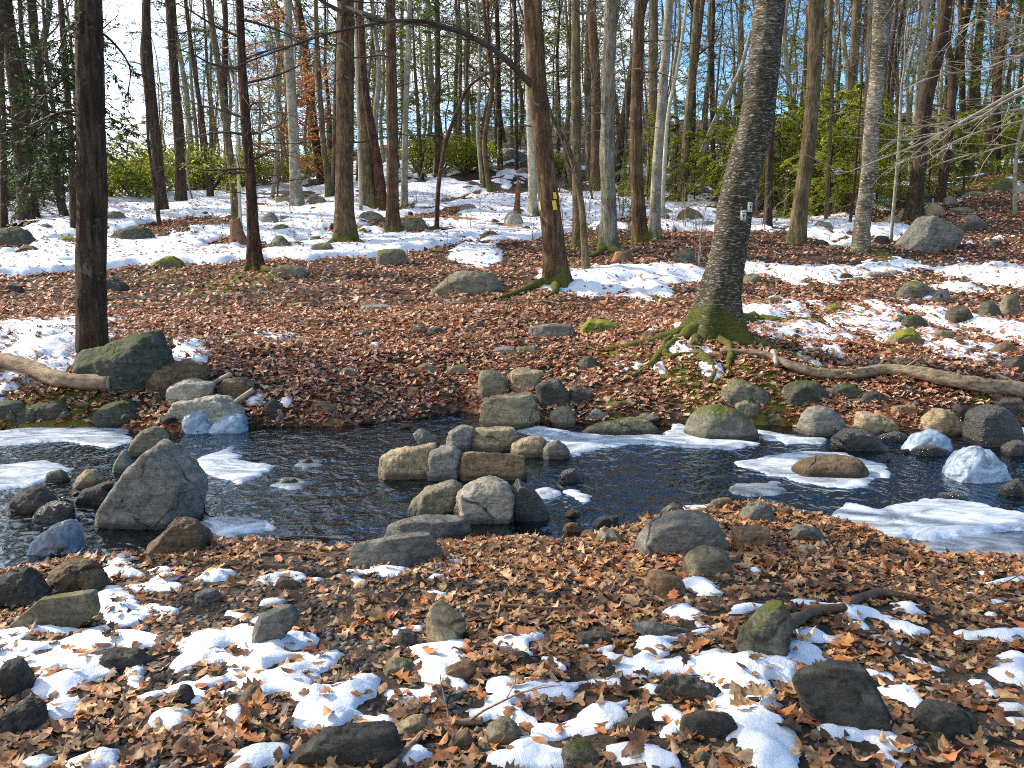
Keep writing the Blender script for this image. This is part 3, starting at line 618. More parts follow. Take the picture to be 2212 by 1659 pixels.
# ------------------------------------------------------------------ rocks
def hull(P_):
    P_ = sorted(map(tuple, P_)); 
    def h(it):
        r = []
        for p in it:
            while len(r) > 1 and (r[-1][0] - r[-2][0]) * (p[1] - r[-2][1]) - (r[-1][1] - r[-2][1]) * (p[0] - r[-2][0]) <= 0: r.pop()
            r.append(p)
        return r[:-1]
    return np.array(h(P_) + h(P_[::-1]))
def rock_shape(poly, th, rng, sub=4, p=9., rough=.05, tilt=.55, flat_top=0., low=.6):
    """poly: outline (x,z) in metres about its middle; a rounded convex stone with that outline, thickness th"""
    poly = hull(np.asarray(poly, float)); c = (poly.max(0) + poly.min(0)) / 2; Q = poly - c
    N, D = [], []
    m = len(Q)
    for i in range(m):
        A, B = Q[i], Q[(i + 1) % m]; e = B - A; L = np.hypot(*e)
        if L < 1e-6: continue
        n = np.array([e[1], -e[0]]) / L; d = n @ A
        if d < 1e-3: continue
        for s in (-1, 1):
            ty = s * rng.uniform(.25, 1.) * tilt
            if s < 0 and n[1] > .7 and flat_top: ty = -.08
            v = np.array([n[0], ty, n[1]]); k = np.linalg.norm(v); N.append(v / k); D.append((d + .0 * th) / k + abs(ty) / k * th * .18)
    h = Q[:, 1].max() - Q[:, 1].min(); w = Q[:, 0].max() - Q[:, 0].min()
    for v, d in (((rng.uniform(-.2, .2), -1, rng.uniform(.05, .4)), th / 2), ((rng.uniform(-.5, .5), -1, rng.uniform(-.25, .3)), th * .54), ((rng.uniform(-.2, .2), 1, .1), th / 2), ((rng.uniform(-.6, .6), 1, .5), th * .55), ((0, 0, -1), h * low)):
        v = np.array(v, float); N.append(v / np.linalg.norm(v)); D.append(d)
    Pts = np.array([[a, y, b] for a, b in Q for y in (-th * .38, 0, th * .38)])
    for k in range(9 if tilt > .3 else 4):
        v = rng.normal(0, 1, 3); v[1] = v[1] * .7 - .5; v[2] = v[2] * .8 + .25; v /= np.linalg.norm(v)
        N.append(v); D.append(max((Pts @ v).max() * rng.uniform(.78, .98), .12 * min(w, h)))
    N = np.array(N); D = np.array(D)
    V, T = ICO[sub]; dirs = V * np.array([w / 2, th / 2, h / 2]); dirs = dirs / np.linalg.norm(dirs, axis=1)[:, None]
    s = np.maximum(dirs @ N.T / D[None], 1e-4)
    r = (s ** p).sum(1) ** (-1 / p)
    X = dirs * r[:, None]
    zb = Q[:, 1].min() + .35 * h; top = X[:, 2] > zb
    X[:, 0] *= w / max(1e-3, X[:, 0].max() - X[:, 0].min()); X[:, 0] += -(X[:, 0].max() + X[:, 0].min()) / 2; X[:, 2] = np.where(X[:, 2] > 0, X[:, 2] * (h / 2) / max(1e-3, X[:, 2].max()), X[:, 2])
    sc = (w * h * th) ** (1 / 3); o = rng.uniform(0, 50, 3)
    nr = dirs
    X = X + nr * (fbm(X / sc * 1.7 + o, 4, 3)[:, None] * rough * 1.3 + fbm(X / sc * 7 + o, 4, 9, .7)[:, None] * rough * .7 - np.abs(fbm(X / sc * 3.2 + o, 3, 5))[:, None] * rough * .9) * sc
    return X, T, c
def world_rock(outline, th, mat, label, name='rock', cat='rock', group=None, p=9., rough=.05, seed=None, flat=0, tilt=.55, below=.35, base=None, sub=None, zoff=0., Y=None):
    global _rk
    _rk += 1; rng = np.random.default_rng(seed if seed is not None else 1000 + _rk)
    o = np.asarray(outline, float)
    if name == 'stepping_stone': o = o.mean(0) + (o - o.mean(0)) * [1.12, 1.07]
    by = base if base is not None else o[:, 1].max(); cx = o[:, 0].mean()
    g = P(cx, by); Y0 = (g[1] if Y is None else Y)
    w = (o[:, 0].max() - o[:, 0].min()) * Y0 / F; h0 = (o[:, 1].max() - o[:, 1].min()) * Y0 / F
    T_ = th * min(w, max(w * .55, h0 * 1.6))
    Yc = Y0 + T_ * .42
    W = np.array([atY(a, b, Yc) for a, b in o]); hz = W[:, 2].max() - W[:, 2].min()
    poly = W[:, [0, 2]].copy(); zmin = poly[:, 1].min(); zm = (poly[:, 1].max() + zmin) / 2
    # the foot of the stone goes straight down into the ground
    lowp = poly[poly[:, 1] < zmin + .4 * hz]; dz = .3 * hz * below / .35 + (.1 if g[2] < .03 else .02)
    poly = np.vstack([poly, [[lowp[:, 0].min(), zmin - dz], [lowp[:, 0].max(), zmin - dz]]])
    X, T, c = rock_shape(poly, T_, rng, sub or (6 if w * F / Y0 > 110 else 5 if w * F / Y0 > 50 else 4), p * 2.2, rough * 1.15, tilt, flat)
    loc = np.array([c[0], Yc, c[1] + zoff])
    ob = build(name, X, [T], ROCK[mat] if isinstance(mat, str) else mat, loc=None); ob.location = loc
    return tag(ob, label, cat, group)
_rk = 0
def dome(cx, by, w, h, rng):
    k = rng.uniform(-.15, .15)
    return [(cx - w / 2, by - h * rng.uniform(.05, .25)), (cx - w * rng.uniform(.3, .42), by - h * rng.uniform(.55, .8)), (cx + w * (k - .1), by - h * rng.uniform(.92, 1)), (cx + w * (k + .14), by - h * rng.uniform(.9, 1)),
            (cx + w * rng.uniform(.32, .42), by - h * rng.uniform(.5, .75)), (cx + w / 2, by - h * rng.uniform(.05, .25)), (cx + w * .3, by), (cx - w * .3, by)]
def O(label, mat, pts, th=.8, **k): return world_rock(pts, th, mat, label, **k)
def D_(label, mat, cx, by, w, h, th=.85, **k):
    global _rk
    return world_rock(dome(cx, by, w, h, np.random.default_rng(500 + _rk)), th, mat, label, **k)
B_ = dict(name='boulder', cat='boulder'); ST = dict(name='stepping_stone', cat='stepping stone', group='stepping stones across the stream')
# --- stepping stones
O('large pale squared block of the stepping stones with bright flat top', 'tan', [(1040,920),(1041,868),(1052,859),(1150,851),(1163,870),(1160,905),(1135,918)], .7, p=18, rough=.03, flat=1, seed=2, **ST)
O('flat pale block of the stepping stones next nearer than the large squared one', 'tan', [(1009,968),(1013,938),(1034,924),(1106,926),(1116,946),(1095,972)], .8, p=14, rough=.035, flat=1, **ST)
O('rounded grey green stone touching the left end of the flat pale block', 'grey', [(966,958),(975,931),(1005,919),(1022,927),(1011,972)], .9, **ST)
O('small flat grey stone in the water apart at the left of the crossing', 'slate', [(894,937),(912,925),(948,952),(937,966)], .8, p=14, **ST)
O('sunlit cream stone at the left end of the middle row of the crossing', 'tan', [(826,1032),(826,988),(848,975),(934,955),(939,968),(912,1032)], .7, p=12, flat=1, **ST)
O('narrow grey upright stone in the middle row between cream and rusty stones', 'grey', [(925,1036),(925,991),(937,971),(973,964),(993,980),(984,1036)], .9, p=12, **ST)
O('long rusty brown block at the right end of the middle row', 'warm', [(991,1036),(1000,984),(1020,976),(1127,988),(1130,1018),(1110,1034)], .6, p=14, flat=1, **ST)
O('ochre stone right of the flat pale block in the crossing', 'tan', [(1105,982),(1109,959),(1148,941),(1177,952),(1162,986)], .9, **ST)
O('small rounded grey stone right of the ochre one', 'grey', [(1166,990),(1177,962),(1202,952),(1223,966),(1230,990)], .9, p=7, **ST)
O('squat brown grey stone at the left of the nearest pair in the water', 'olive', [(885,1116),(893,1084),(927,1052),(977,1039),(992,1048),(984,1116)], .85, p=11, **ST)
O('big granite cube of the nearest pair in the water', 'light', [(988,1116),(989,1066),(1005,1048),(1041,1038),(1088,1041),(1107,1066),(1106,1122),(1016,1129)], .85, p=14, flat=1, seed=5, **ST)
O('dark wet wedge leaning right of the granite cube', 'wet', [(1107,1120),(1107,1059),(1119,1036),(1152,1059),(1182,1104),(1170,1122)], .8, p=16, rough=.03, **ST)
O('broad grey slab at the near end of the crossing touching the water', 'slate', [(833,1166),(847,1124),(889,1115),(987,1120),(1008,1146),(960,1168)], 1.0, p=12, flat=1, rough=.03, **ST)
O('lower grey slab nearest the camera with a clean cut front edge', 'slate', [(766,1190),(772,1174),(784,1170),(889,1153),(941,1155),(950,1171),(934,1202),(906,1218),(784,1220)], .55, p=16, flat=1, rough=.025, seed=11, **ST)
# --- head of the crossing
O('mossy rounded stone at the left of the far heap', 'olive', [(1030,855),(1035,802),(1060,797),(1098,815),(1100,852)], .9)
O('pale angular stone in the middle of the far heap', 'tan', [(1100,845),(1105,800),(1150,797),(1176,803),(1150,838)], .8, p=14)
O('dark angular stone tilted at the right of the far heap', 'dark', [(1158,874),(1157,826),(1205,815),(1230,845),(1238,884)], .8, p=14)
O('low dark stone in shadow behind the right of the far heap', 'dark', [(1225,865),(1235,832),(1280,850),(1282,872)], .9)
D_('flat grey stone wedged under the far heap behind the squared block', 'slate', 1150, 878, 90, 30)
O('olive sided stone right of the large squared block', 'olive', [(1187,900),(1195,884),(1205,876),(1230,877),(1246,905),(1214,922)], .9)
D_('small flat stone behind the olive flat rock', 'grey', 1290, 905, 66, 24, p=12)
# --- far edge of the stream
O('long low olive rock lying on the white ice shelf', 'olive', [(1253,937),(1280,916),(1359,903),(1395,908),(1430,939)], .6, **B_)
O('big smooth dome boulder standing in the ice below the birch roots', 'moss', [(1476,930),(1502,887),(1545,873),(1588,881),(1640,930),(1600,950)], .85, p=6, rough=.025, **B_)
O('lichen spotted mossy boulder on the bank behind the dome boulder', 'moss', [(1545,860),(1577,823),(1616,819),(1663,844),(1668,872)], .8, p=8, **B_)
D_('mossy stone between the lichen boulder and the dome boulder', 'olive', 1610, 898, 70, 34)
D_('small tan stone beside the right foot of the dome boulder', 'tan', 1672, 912, 40, 20)
O('grey topped boulder with dark wet base right of the dome boulder', 'grey', [(1718,938),(1738,887),(1774,874),(1806,890),(1826,917),(1795,940)], .85, p=7, **B_)
O('dark wet rock sloping into the pool with an icy foot', 'wet', [(1795,950),(1820,923),(1870,930),(1919,972),(1860,975)], .8)
O('pitted tan rock above the dark wet sloping rock', 'tan', [(1848,920),(1852,893),(1906,898),(1938,912),(1936,942)], .8, rough=.07)
O('sunlit yellow pitted rock near the right edge of the stream', 'tan', [(1982,921),(2006,888),(2035,883),(2074,908),(2087,940)], .8, rough=.08, **B_)
O('big dark smooth boulder at the right edge of the stream', 'wet', [(2088,943),(2099,884),(2131,876),(2178,887),(2208,935),(2156,964)], .85, p=7, rough=.025, **B_)
D_('small rusty stone in the gap behind the tan pitted rock', 'warm', 1950, 897, 60, 26)
D_('dark rock in shade under the driftwood', 'dark', 1890, 872, 80, 26)
D_('mossy rock under the driftwood left of the dark one', 'darkmoss', 1740, 868, 120, 50)
D_('mossy stone directly under the bend of the driftwood', 'darkmoss', 1830, 860, 80, 34)
D_('dark boulder half hidden behind the driftwood at the right edge', 'dark', 2170, 890, 100, 34)
# --- rocks in the pool
O('small smooth brown stone alone in the right pool', 'wet', [(1205,1039),(1212,1020),(1234,1012),(1264,1032),(1250,1042)], .8, p=7)
O('small olive stone ringed by ice in the left pool', 'olive', [(603,1047),(612,1033),(637,1030),(647,1043),(630,1049)], .9, p=7)
D_('tip of a brown stone just breaking the left pool', 'brown', 664, 1003, 30, 12)
O('flat brown rock in the middle of the ice ring', 'brown', [(1702,1030),(1720,995),(1780,983),(1850,990),(1880,1015),(1850,1034)], 1.1, p=6, rough=.03)
D_('small rock with wet top near the big ice sheet', 'wet', 2050, 1085, 80, 24)
# --- icy cascade at the right
def glaze(ob, scale=1.05, cut=.2, mat=ICEB, name='ice_shell', seed=0, seg=None):
    me = ob.data; V = np.array([v.co[:] for v in me.vertices]); T = np.array([p.vertices[:] for p in me.polygons])
    hh = V[:, 2]; k = np.where(hh > np.quantile(hh, cut) + fbm(V * 8, 3, seed) * .06)[0]
    keep = np.isin(T, k).all(1); T = T[keep]; u, inv = np.unique(T, return_inverse=True)
    W = V[u] * (1 + (scale - 1) * .7) + fbm(V[u] * 14, 3, seed + 4)[:, None] * .016 + np.array([0, 0, .008])
    return build(name, W, [inv.reshape(-1, 3)], mat, ob)
r = O('ice capped rounded boulder at the top of the little cascade', 'wet', [(1949,978),(1970,944),(2010,933),(2049,950),(2055,975)], .9, p=6, **B_); glaze(r, 1.06, .25)
r = O('boulder wrapped in a glassy arch of ice in the cascade', 'wet', [(2047,1020),(2067,987),(2103,974),(2146,987),(2178,1035),(2110,1042)], .9, p=6, **B_); glaze(r, 1.1, .45, seed=3)
r = D_('small wet rock at the right edge below the glassy arch', 'wet', 2190, 1072, 70, 40)
r = D_('low wet rock between the cascade boulders', 'wet', 2010, 985, 90, 26)
r = D_('dark wet rock at the right edge above the glassy arch', 'wet', 2205, 985, 80, 36)
r = D_('dark wet rock ledge left of the cascade', 'wet', 1930, 955, 80, 24)
# --- left bank
O('big dark angular boulder leaning against the left dark trunk', 'darkmoss', [(148,782),(158,809),(200,825),(251,841),(304,838),(362,794),(376,766),(354,718),(326,714),(251,737),(186,757)], .7, p=16, rough=.05, tilt=.8, seed=21, **B_)
O('brown lichen spotted boulder below the big dark angular boulder', 'brown', [(302,840),(337,794),(394,777),(455,784),(430,818),(358,843)], .8, p=12, **B_)
O('pale tan stone behind the front light rock of the left bank', 'light', [(361,866),(365,833),(405,816),(462,823),(447,852),(394,872)], .8, p=14)
O('light rock with sharp front corner standing on the left bank edge', 'light', [(349,912),(369,860),(401,852),(501,859),(530,891),(465,904),(380,932)], .7, p=16, seed=24, **B_)
O('squarish brown stone beside the tan plank', 'brown', [(463,848),(485,819),(530,815),(548,830),(540,858),(490,862)], .8, p=14)
r = O('low grey stone with a blue ice cap below the tan plank', 'grey', [(440,935),(455,912),(500,897),(535,900),(525,930)], .9); glaze(r, 1.07, .3, ICEB, seed=11)
r = D_('blue bulge of ice over a rock left of the tan plank', 'grey', 430, 935, 80, 55); glaze(r, 1.05, .05, ICEB, seed=12)
O('big pyramid shaped grey boulder standing in the stream at left', 'grey', [(208,1120),(245,1060),(285,990),(325,957),(350,953),(372,967),(425,1010),(449,1050),(400,1070),(330,1115),(270,1138)], .75, p=14, rough=.035, seed=33, tilt=.7, **B_)
O('rounded brown rock behind the peak of the pyramid boulder', 'olive', [(281,1000),(285,960),(310,930),(340,924),(366,945),(360,975)], .8, base=985, **B_)
D_('grey stone in the water left of the pyramid boulder', 'grey', 264, 1022, 46, 52)
D_('mossy stone in the left water behind the tan one', 'moss', 120, 1042, 66, 28)
D_('tan stone with rounded top left of the pyramid boulder', 'tan', 193, 1054, 76, 42)
D_('dark brown stone in front of the tan one at left', 'dark', 200, 1090, 92, 40)
D_('dark stone with brown leaves at its foot by the left edge', 'dark', 70, 1108, 118, 60, **B_)
D_('black wet stone at the left foot of the pyramid boulder', 'wet', 115, 1128, 92, 44)
r = D_('grey rock under a shiny glaze of ice at lower left of the stream', 'slate', 122, 1198, 116, 66, p=12); glaze(r, 1.04, .1, ICET, seed=13)
O('brown triangular rock at the near edge of the left pool', 'brown', [(319,1176),(377,1118),(412,1122),(450,1160),(447,1187),(352,1197)], .7, p=14, **B_)
D_('grainy brown boulder on the near bank at left', 'brown', 165, 1286, 138, 84, rough=.07, **B_)
D_('dark boulder cut by the left edge of the picture', 'dark', 45, 1310, 120, 92, rough=.06, **B_)
O('long flat olive slab with snow along its lower edge at left', 'olive', [(14,1358),(98,1288),(206,1275),(214,1322),(118,1356)], .35, p=16, flat=1, rough=.02, name='stone_slab', cat='stone slab')
D_('dark mossy boulder under the left bank edge', 'darkmoss', 100, 915, 150, 50)
D_('mossy rock under the end of the left log', 'darkmoss', 250, 915, 110, 52)
D_('dark mossy stone at the left edge above the ice', 'darkmoss', 20, 905, 110, 40)
D_('dark stone on the far bank edge left of the leafy landing', 'dark', 588, 895, 44, 34)
D_('low rounded brown rock on the leafy landing', 'brown', 698, 892, 62, 26)
D_('small grey stone by the water under the dark bank stone', 'grey', 606, 918, 22, 22)
# --- near bank
O('largest near bank boulder broad and domed at right of centre', 'grey', [(1372,1165),(1412,1116),(1457,1103),(1523,1112),(1569,1139),(1599,1184),(1551,1197),(1394,1197)], .75, p=6, rough=.025, **B_)
O('rounded granite boulder in front of the largest near bank boulder', 'olive', [(1473,1230),(1488,1195),(1523,1178),(1562,1181),(1583,1220),(1569,1242)], .9, p=6, rough=.04, **B_)
O('low rusty rock just left of the rounded granite boulder', 'warm', [(1391,1262),(1401,1241),(1432,1235),(1474,1255),(1488,1284),(1443,1284)], .8)
O('dark stone at the water edge left of the largest near boulder', 'dark', [(1275,1136),(1296,1115),(1324,1113),(1347,1138)], .9)
O('greenish faceted stone in front of the dark water edge stone', 'olive', [(1289,1160),(1307,1139),(1331,1146),(1347,1166),(1321,1176)], .9, p=14)
D_('flat leaf covered stone at the water edge', 'warm', 1237, 1150, 52, 24)
O('bluish grey angular stone among the bank stones', 'slate', [(1597,1128),(1610,1095),(1638,1083),(1666,1094),(1675,1124)], .8, p=13)
O('squarish brown stone right of the largest near boulder', 'warm', [(1578,1150),(1600,1133),(1655,1136),(1660,1160),(1640,1187),(1590,1182)], .8, p=14)
O('small greenish stone behind the largest near boulder', 'olive', [(1423,1110),(1457,1084),(1480,1103)], .9, p=12)
D_('flat pale stone among leaves right of the bank stones', 'slate', 1740, 1170, 80, 34, p=14)
D_('small pale cream stone below the flat one', 'light', 1742, 1195, 52, 20)
D_('small brown stone behind the bluish bank stone', 'brown', 1560, 1095, 60, 22)
O('mossy granite boulder with snow round it on the near right bank', 'moss', [(1592,1416),(1615,1345),(1650,1306),(1690,1296),(1712,1335),(1705,1400),(1660,1424)], .8, rough=.05, **B_)
O('big dark flat faced slab between snow strips at lower right', 'dark', [(1711,1460),(1796,1430),(1869,1439),(1881,1481),(1932,1556),(1875,1576),(1784,1576)], .55, p=16, flat=1, rough=.03, name='stone_slab', cat='stone slab')
D_('dark broken rock right of the big dark slab', 'dark', 2045, 1592, 150, 74, p=14, rough=.06)
O('thin grey slab lying in leaves left of the right snow', 'slate', [(1356,1340),(1429,1349),(1499,1366),(1443,1379)], .6, p=14, name='stone_slab', cat='stone slab')
D_('flat dark stone between leaves and snow at centre right', 'dark', 1285, 1392, 90, 30)
O('long dark ridge rock bordered by snow at lower right of centre', 'dark', [(1411,1482),(1429,1456),(1488,1460),(1541,1474),(1571,1508),(1516,1513)], .6, rough=.06)
D_('small dark stone peeping from the snow right of centre', 'dark', 1131, 1442, 54, 36)
O('slanted dark ridge rock rising from white snow near the bottom', 'dark', [(1322,1584),(1360,1552),(1400,1530),(1413,1542),(1385,1574)], .6, p=14)
D_('dark lumpy rock at the bottom right of centre', 'dark', 1535, 1594, 144, 62, rough=.06)
D_('mossy brown rock at the bottom edge right of centre', 'olive', 1258, 1660, 110, 62)
D_('squared little stone at the bottom edge', 'slate', 1521, 1657, 34, 38, p=16)
D_('olive rock at the bottom edge beside the twig', 'olive', 1085, 1612, 96, 60)
D_('rough brown rock under the right end of the bottom twig', 'brown', 1000, 1630, 66, 56)
D_('tan rock behind the left end of the bottom twig', 'tan', 886, 1592, 92, 50)
O('big dark slab at the bottom edge left of the twig', 'dark', [(592,1660),(645,1624),(715,1569),(847,1576),(868,1610),(822,1660)], .6, p=14, flat=1, **B_)
O('thin tilted stone blade lying on snow near the bottom', 'warm', [(932,1475),(969,1440),(1018,1427),(1030,1440),(980,1462)], .5, p=16)
D_('small dark stone in snow below the tilted blade', 'dark', 943, 1515, 40, 22)
D_('olive stone beside the snow left of the tilted blade', 'olive', 863, 1458, 76, 38)
O('upright triangular stone in the leaves at centre', 'tan', [(920,1350),(932,1297),(945,1293),(1006,1345),(996,1388),(929,1388)], .6, p=16)
D_('small dark block with snow behind it left of the triangular stone', 'dark', 875, 1394, 58, 36, p=14)
O('grey green slab tilted up out of the leaves at left of centre', 'slate', [(538,1400),(560,1322),(634,1305),(647,1324),(600,1358),(553,1396)], .5, p=16, name='stone_slab', cat='stone slab')
O('flat dark stone showing through the snow at lower left', 'dark', [(208,1445),(225,1402),(300,1398),(340,1430),(290,1452)], .8, p=14)
D_('small brown stone hole in the left snow', 'dark', 147, 1442, 52, 22)
D_('dark rock at the left edge near the bottom', 'dark', 28, 1510, 92, 84, rough=.06, **B_)
D_('second dark rock at the left edge below the first', 'dark', 50, 1580, 120, 70, rough=.06, **B_)
D_('oval dark stone standing in shaded snow at lower left', 'dark', 398, 1520, 46, 44)
D_('dark brown stone at the right rim of the lower left snow', 'brown', 545, 1524, 64, 44)
D_('long dark stone in the snow above the oval one', 'dark', 350, 1478, 70, 24)
D_('grey pebble stone near the tilted grey green slab', 'grey', 450, 1300, 60, 30)
D_('brown stone in leaves behind the left gravel', 'brown', 620, 1272, 60, 26)
# --- leafy clearing
O('big half buried whaleback rock in the leafy clearing', 'olive', [(926,636),(960,605),(1005,585),(1060,590),(1087,610),(1090,632)], .8, p=7, rough=.04, **B_)
O('flat grey rock lying in leaves left of the birch', 'slate', [(1138,728),(1145,706),(1190,697),(1235,703),(1244,724),(1190,732)], .8, p=10)
D_('mossy flat rock next to the flat grey rock', 'brightmoss', 1297, 720, 96, 32)
D_('dark mossy lump among leaves below the mossy flat rock', 'darkmoss', 1272, 797, 52, 30)
D_('thin flat stone in the shaded leaves of the clearing', 'grey', 820, 668, 90, 12)
D_('low flat stone left of the whaleback rock', 'olive', 655, 662, 56, 11)
D_('flat olive stone at the right of the shaded leaves', 'olive', 985, 660, 80, 12)
D_('pair of low dark stones in the clearing the left one', 'dark', 905, 722, 40, 18)
D_('pair of low dark stones in the clearing the right one', 'dark', 945, 724, 50, 18)
D_('little dark stone right of the low dark pair', 'dark', 1012, 722, 34, 14)
D_('pale flat stone on the path down to the crossing', 'olive', 925, 806, 60, 22)
D_('flat stone at the end of the path by the far heap', 'olive', 990, 808, 60, 20)
D_('small buried stone at the left of the path', 'grey', 755, 812, 50, 18)
D_('buried grey stone between path and flat grey rock', 'grey', 1090, 765, 70, 18)
D_('low stone in leaves right of the far heap', 'olive', 1140, 765, 60, 20)
D_('dark stone under the snowy twig', 'dark', 790, 727, 60, 14)
D_('stone lying in leaves below the birch on its left', 'brown', 1415, 724, 60, 14)
D_('dark flat rock in shade behind the left dark trunk', 'dark', 245, 627, 66, 30, **B_)
D_('dark stone left of the left dark trunk in shade', 'dark', 28, 632, 46, 20)
O('grey mossy rock at the foot of the slim red brown trunk', 'moss', [(582,596),(590,578),(615,571),(650,580),(662,594)], .8)
O('square shouldered dark green boulder at the edge of the leaves', 'moss', [(812,568),(815,545),(850,536),(878,545),(882,565),(860,572)], .8, p=10, **B_)
# --- snowy slope, left
for a in (('dark mossy boulder in snow at the far left edge','darkmoss',28,531,104,44), ('low dark rock in snow below the far left boulder','darkmoss',62,549,64,20), ('small mossy rock in snow right of the far left boulder','moss',102,502,34,22),
    ('long dark mossy boulder in the snow right of the left trunk','darkmoss',287,526,108,40), ('grey rock in snow beside the left trunk','moss',247,481,62,26), ('mossy rock just left of the left trunk','brightmoss',150,532,56,24),
    ('bright moss covered rock at the front of the left snow','brightmoss',362,580,80,28), ('grey boulder against the far left trunk','grey',55,480,58,32), ('pointed grey rock in snow right of the stump','grey',581,488,44,30),
    ('low mossy rock in front of the pointed rock','moss',608,505,50,22), ('rounded grey green boulder left of the big brown trunk','moss',606,541,54,32), ('flat tail rock beside the rounded grey green boulder','moss',640,537,46,17),
    ('broad mossy rock at the left foot of the big brown trunk','moss',699,552,64,30), ('small rock behind the broad mossy rock','moss',683,527,32,18), ('mossy rock at the right foot of the big brown trunk','brightmoss',783,509,28,18),
    ('long flat mossy rock between the two brown trunks','moss',803,479,66,24), ('mossy grey boulder right of the second brown trunk','moss',895,495,66,28), ('small grey rock in snow right of that boulder','grey',924,508,32,14),
    ('little stone in snow behind the dark green boulder','grey',806,542,24,11), ('tan rock behind the grey green beech','tan',612,441,42,20), ('grey rock right of the beech foot','olive',684,447,52,26), ('thin dark rock in snow below the beech','grey',619,475,36,10)):
    D_(*a, **(B_ if 'boulder' in a[0].split(' in ')[0] else {}))
for a in (('pale rounded boulder beside the fallen log','light',1109,495,48,40), ('small brown stone left of the pale rounded boulder','brown',1070,488,26,17), ('small grey rock beyond the curved sapling','grey',961,443,24,18), ('grey rock among fallen wood','grey',1013,457,42,18),
    ('brown rock high on the snowy slope','brown',1023,402,32,12), ('large far boulder with snow on top','grey',1112,346,70,26), ('far mossy boulder below the snow topped one','moss',1128,377,36,15), ('brown rock half in leaves before the pale boulder','brown',1059,520,52,24),
    ('light green grey rock in leaves right of the shaggy trunk','moss',1478,565,50,30), ('small stone by the foot of the pale trunk','grey',1300,495,26,14), ('mossy rock behind the brown bare trunk','moss',1375,497,40,22), ('small grey rock left of the leaning birch','grey',1440,470,44,22),
    ('brown rock beside the reddish leaning log','brown',1490,478,60,30), ('grey rock in snow beyond the leaning trunk','grey',1530,495,40,18)):
    D_(*a)
# --- right slope
O('large split grey boulder with snow at its foot on the right', 'slate', [(1929,541),(1985,472),(2010,464),(2034,480),(2075,502),(2053,521),(1978,541)], .8, p=16, seed=44, **B_)
O('pale slab face leaning in front of the split boulder', 'light', [(1966,541),(2000,496),(2012,490),(2032,520),(2020,541)], .35, p=16, Y=None)
for a in (('dark boulder right of the split grey boulder','dark',2105,499,64,26), ('moss topped tan boulder behind the split boulder','tan',2014,467,46,30), ('dark rock between the two dark right trunks','dark',2001,439,24,24), ('grey rock right of the crooked dark trunk','grey',2053,441,34,18),
    ('tan rock left of the dark bent trunk','tan',1953,473,28,24), ('larger tan rock in front of that tan rock','olive',1926,491,38,28), ('low grey rock behind the olive brown trunk','grey',1777,498,44,22), ('flat dark rock at the foot of the olive brown trunk','dark',1776,531,36,13),
    ('dark rock right of the pale birch foot','dark',1906,529,40,22), ('small dark rock at the right in snow','dark',2150,534,36,17), ('flat yellowish rock behind the dark boulder at right','olive',2080,462,60,16), ('rock in snow far up right of the crooked trunk','grey',2100,480,50,16),
    ('moss gold rock on the right slope','brightmoss',2165,414,76,34), ('pale bright rock at the right edge of the slope','light',2202,418,30,26), ('low rock on the right slope below the gold moss','olive',2110,425,60,14),
    ('wide flat grey boulder at right in broken snow','moss',1981,646,94,38), ('rounded grey rock right of the wide flat boulder','grey',2032,656,46,33), ('dark rounded rock in the right snow patch','dark',2073,703,60,44), ('split cubic rock near the right edge','darkmoss',2136,689,50,40),
    ('mossy block at the right edge behind the split cubic rock','moss',2183,684,44,52), ('moss gold block lowest of the little stack at right','brightmoss',1958,748,76,42), ('dark square rock on top of the little stack','darkmoss',1975,712,58,32), ('small black stone left of the stack top','dark',1944,701,22,19),
    ('rounded rock in snow right of the little stack','olive',2039,737,42,25), ('brown rock in leaves at the right edge','brown',2171,764,58,26), ('low brown stone right of the small snow patch','brown',2101,767,34,18), ('small stone with leaf on it at right','brown',2072,750,28,24),
    ('flat grey rock in leaves under the right snow','grey',1900,600,60,14), ('long tan rock behind the wide flat boulder','tan',1930,598,56,16), ('mossy low rock in the right leaves','brightmoss',1800,675,40,18), ('small dark rock between snow strips at right','dark',1705,662,24,14),
    ('flat tan stone right of the birch','tan',1675,655,44,16), ('small dark stone below the long root','dark',1720,735,30,14), ('low grey stone in the shaded leaves at right','grey',1890,790,40,14), ('pale flat stone in the shaded leaves at right','light',1945,782,30,12),
    ('dark rock in shade at the right edge','dark',2195,800,70,30)):
    D_(*a, **(B_ if 'boulder' in a[0].split(' ')[1:4] else {}))

# ------------------------------------------------------------------ the many small stones set in the banks and the slope
def small_stones(n, x0, x1, y0, y1, w0, w1, seed, mats, label, group, snowy=False):
    rng = np.random.default_rng(seed); pr = []
    for k in range(6):
        a = np.sort(rng.uniform(0, 6.28, 8)); poly = np.stack([np.cos(a) * .5, np.sin(a) * .34], 1)
        X, T, c = rock_shape(poly, .8, rng, 4, 16., .07, .6); o = build('stone', X, [T], ROCK[mats[k % len(mats)]]); pr.append(o)
    used = set()
    for k in range(n):
        px, py = rng.uniform(x0, x1), rng.uniform(y0, y1); q = P(px, py)
        if q[2] < .03: q = P(px, min(y0, py - 20)) if snowy else q
        i = k % 6
        if i not in used: o = pr[i]; used.add(i)
        else: o = pr[i].copy(); COL.objects.link(o)
        s = (w0 + (w1 - w0) * rng.uniform() ** 2) * q[1] / F; o.location = (q[0], q[1], q[2] + s * .06); o.scale = (s, s * rng.uniform(.7, 1.1), s * rng.uniform(.6, 1.2)); o.rotation_euler = (rng.normal(0, .15), rng.normal(0, .15), rng.uniform(0, 6.28)); tag(o, label, 'stone', group)
small_stones(38, 520, 2212, 835, 925, 18, 46, 1, ['warm', 'brown', 'tan', 'dark', 'olive', 'slate'], 'small brown or tan stone set in the leaves along the far edge of the stream', 'small stones along the far edge of the stream')
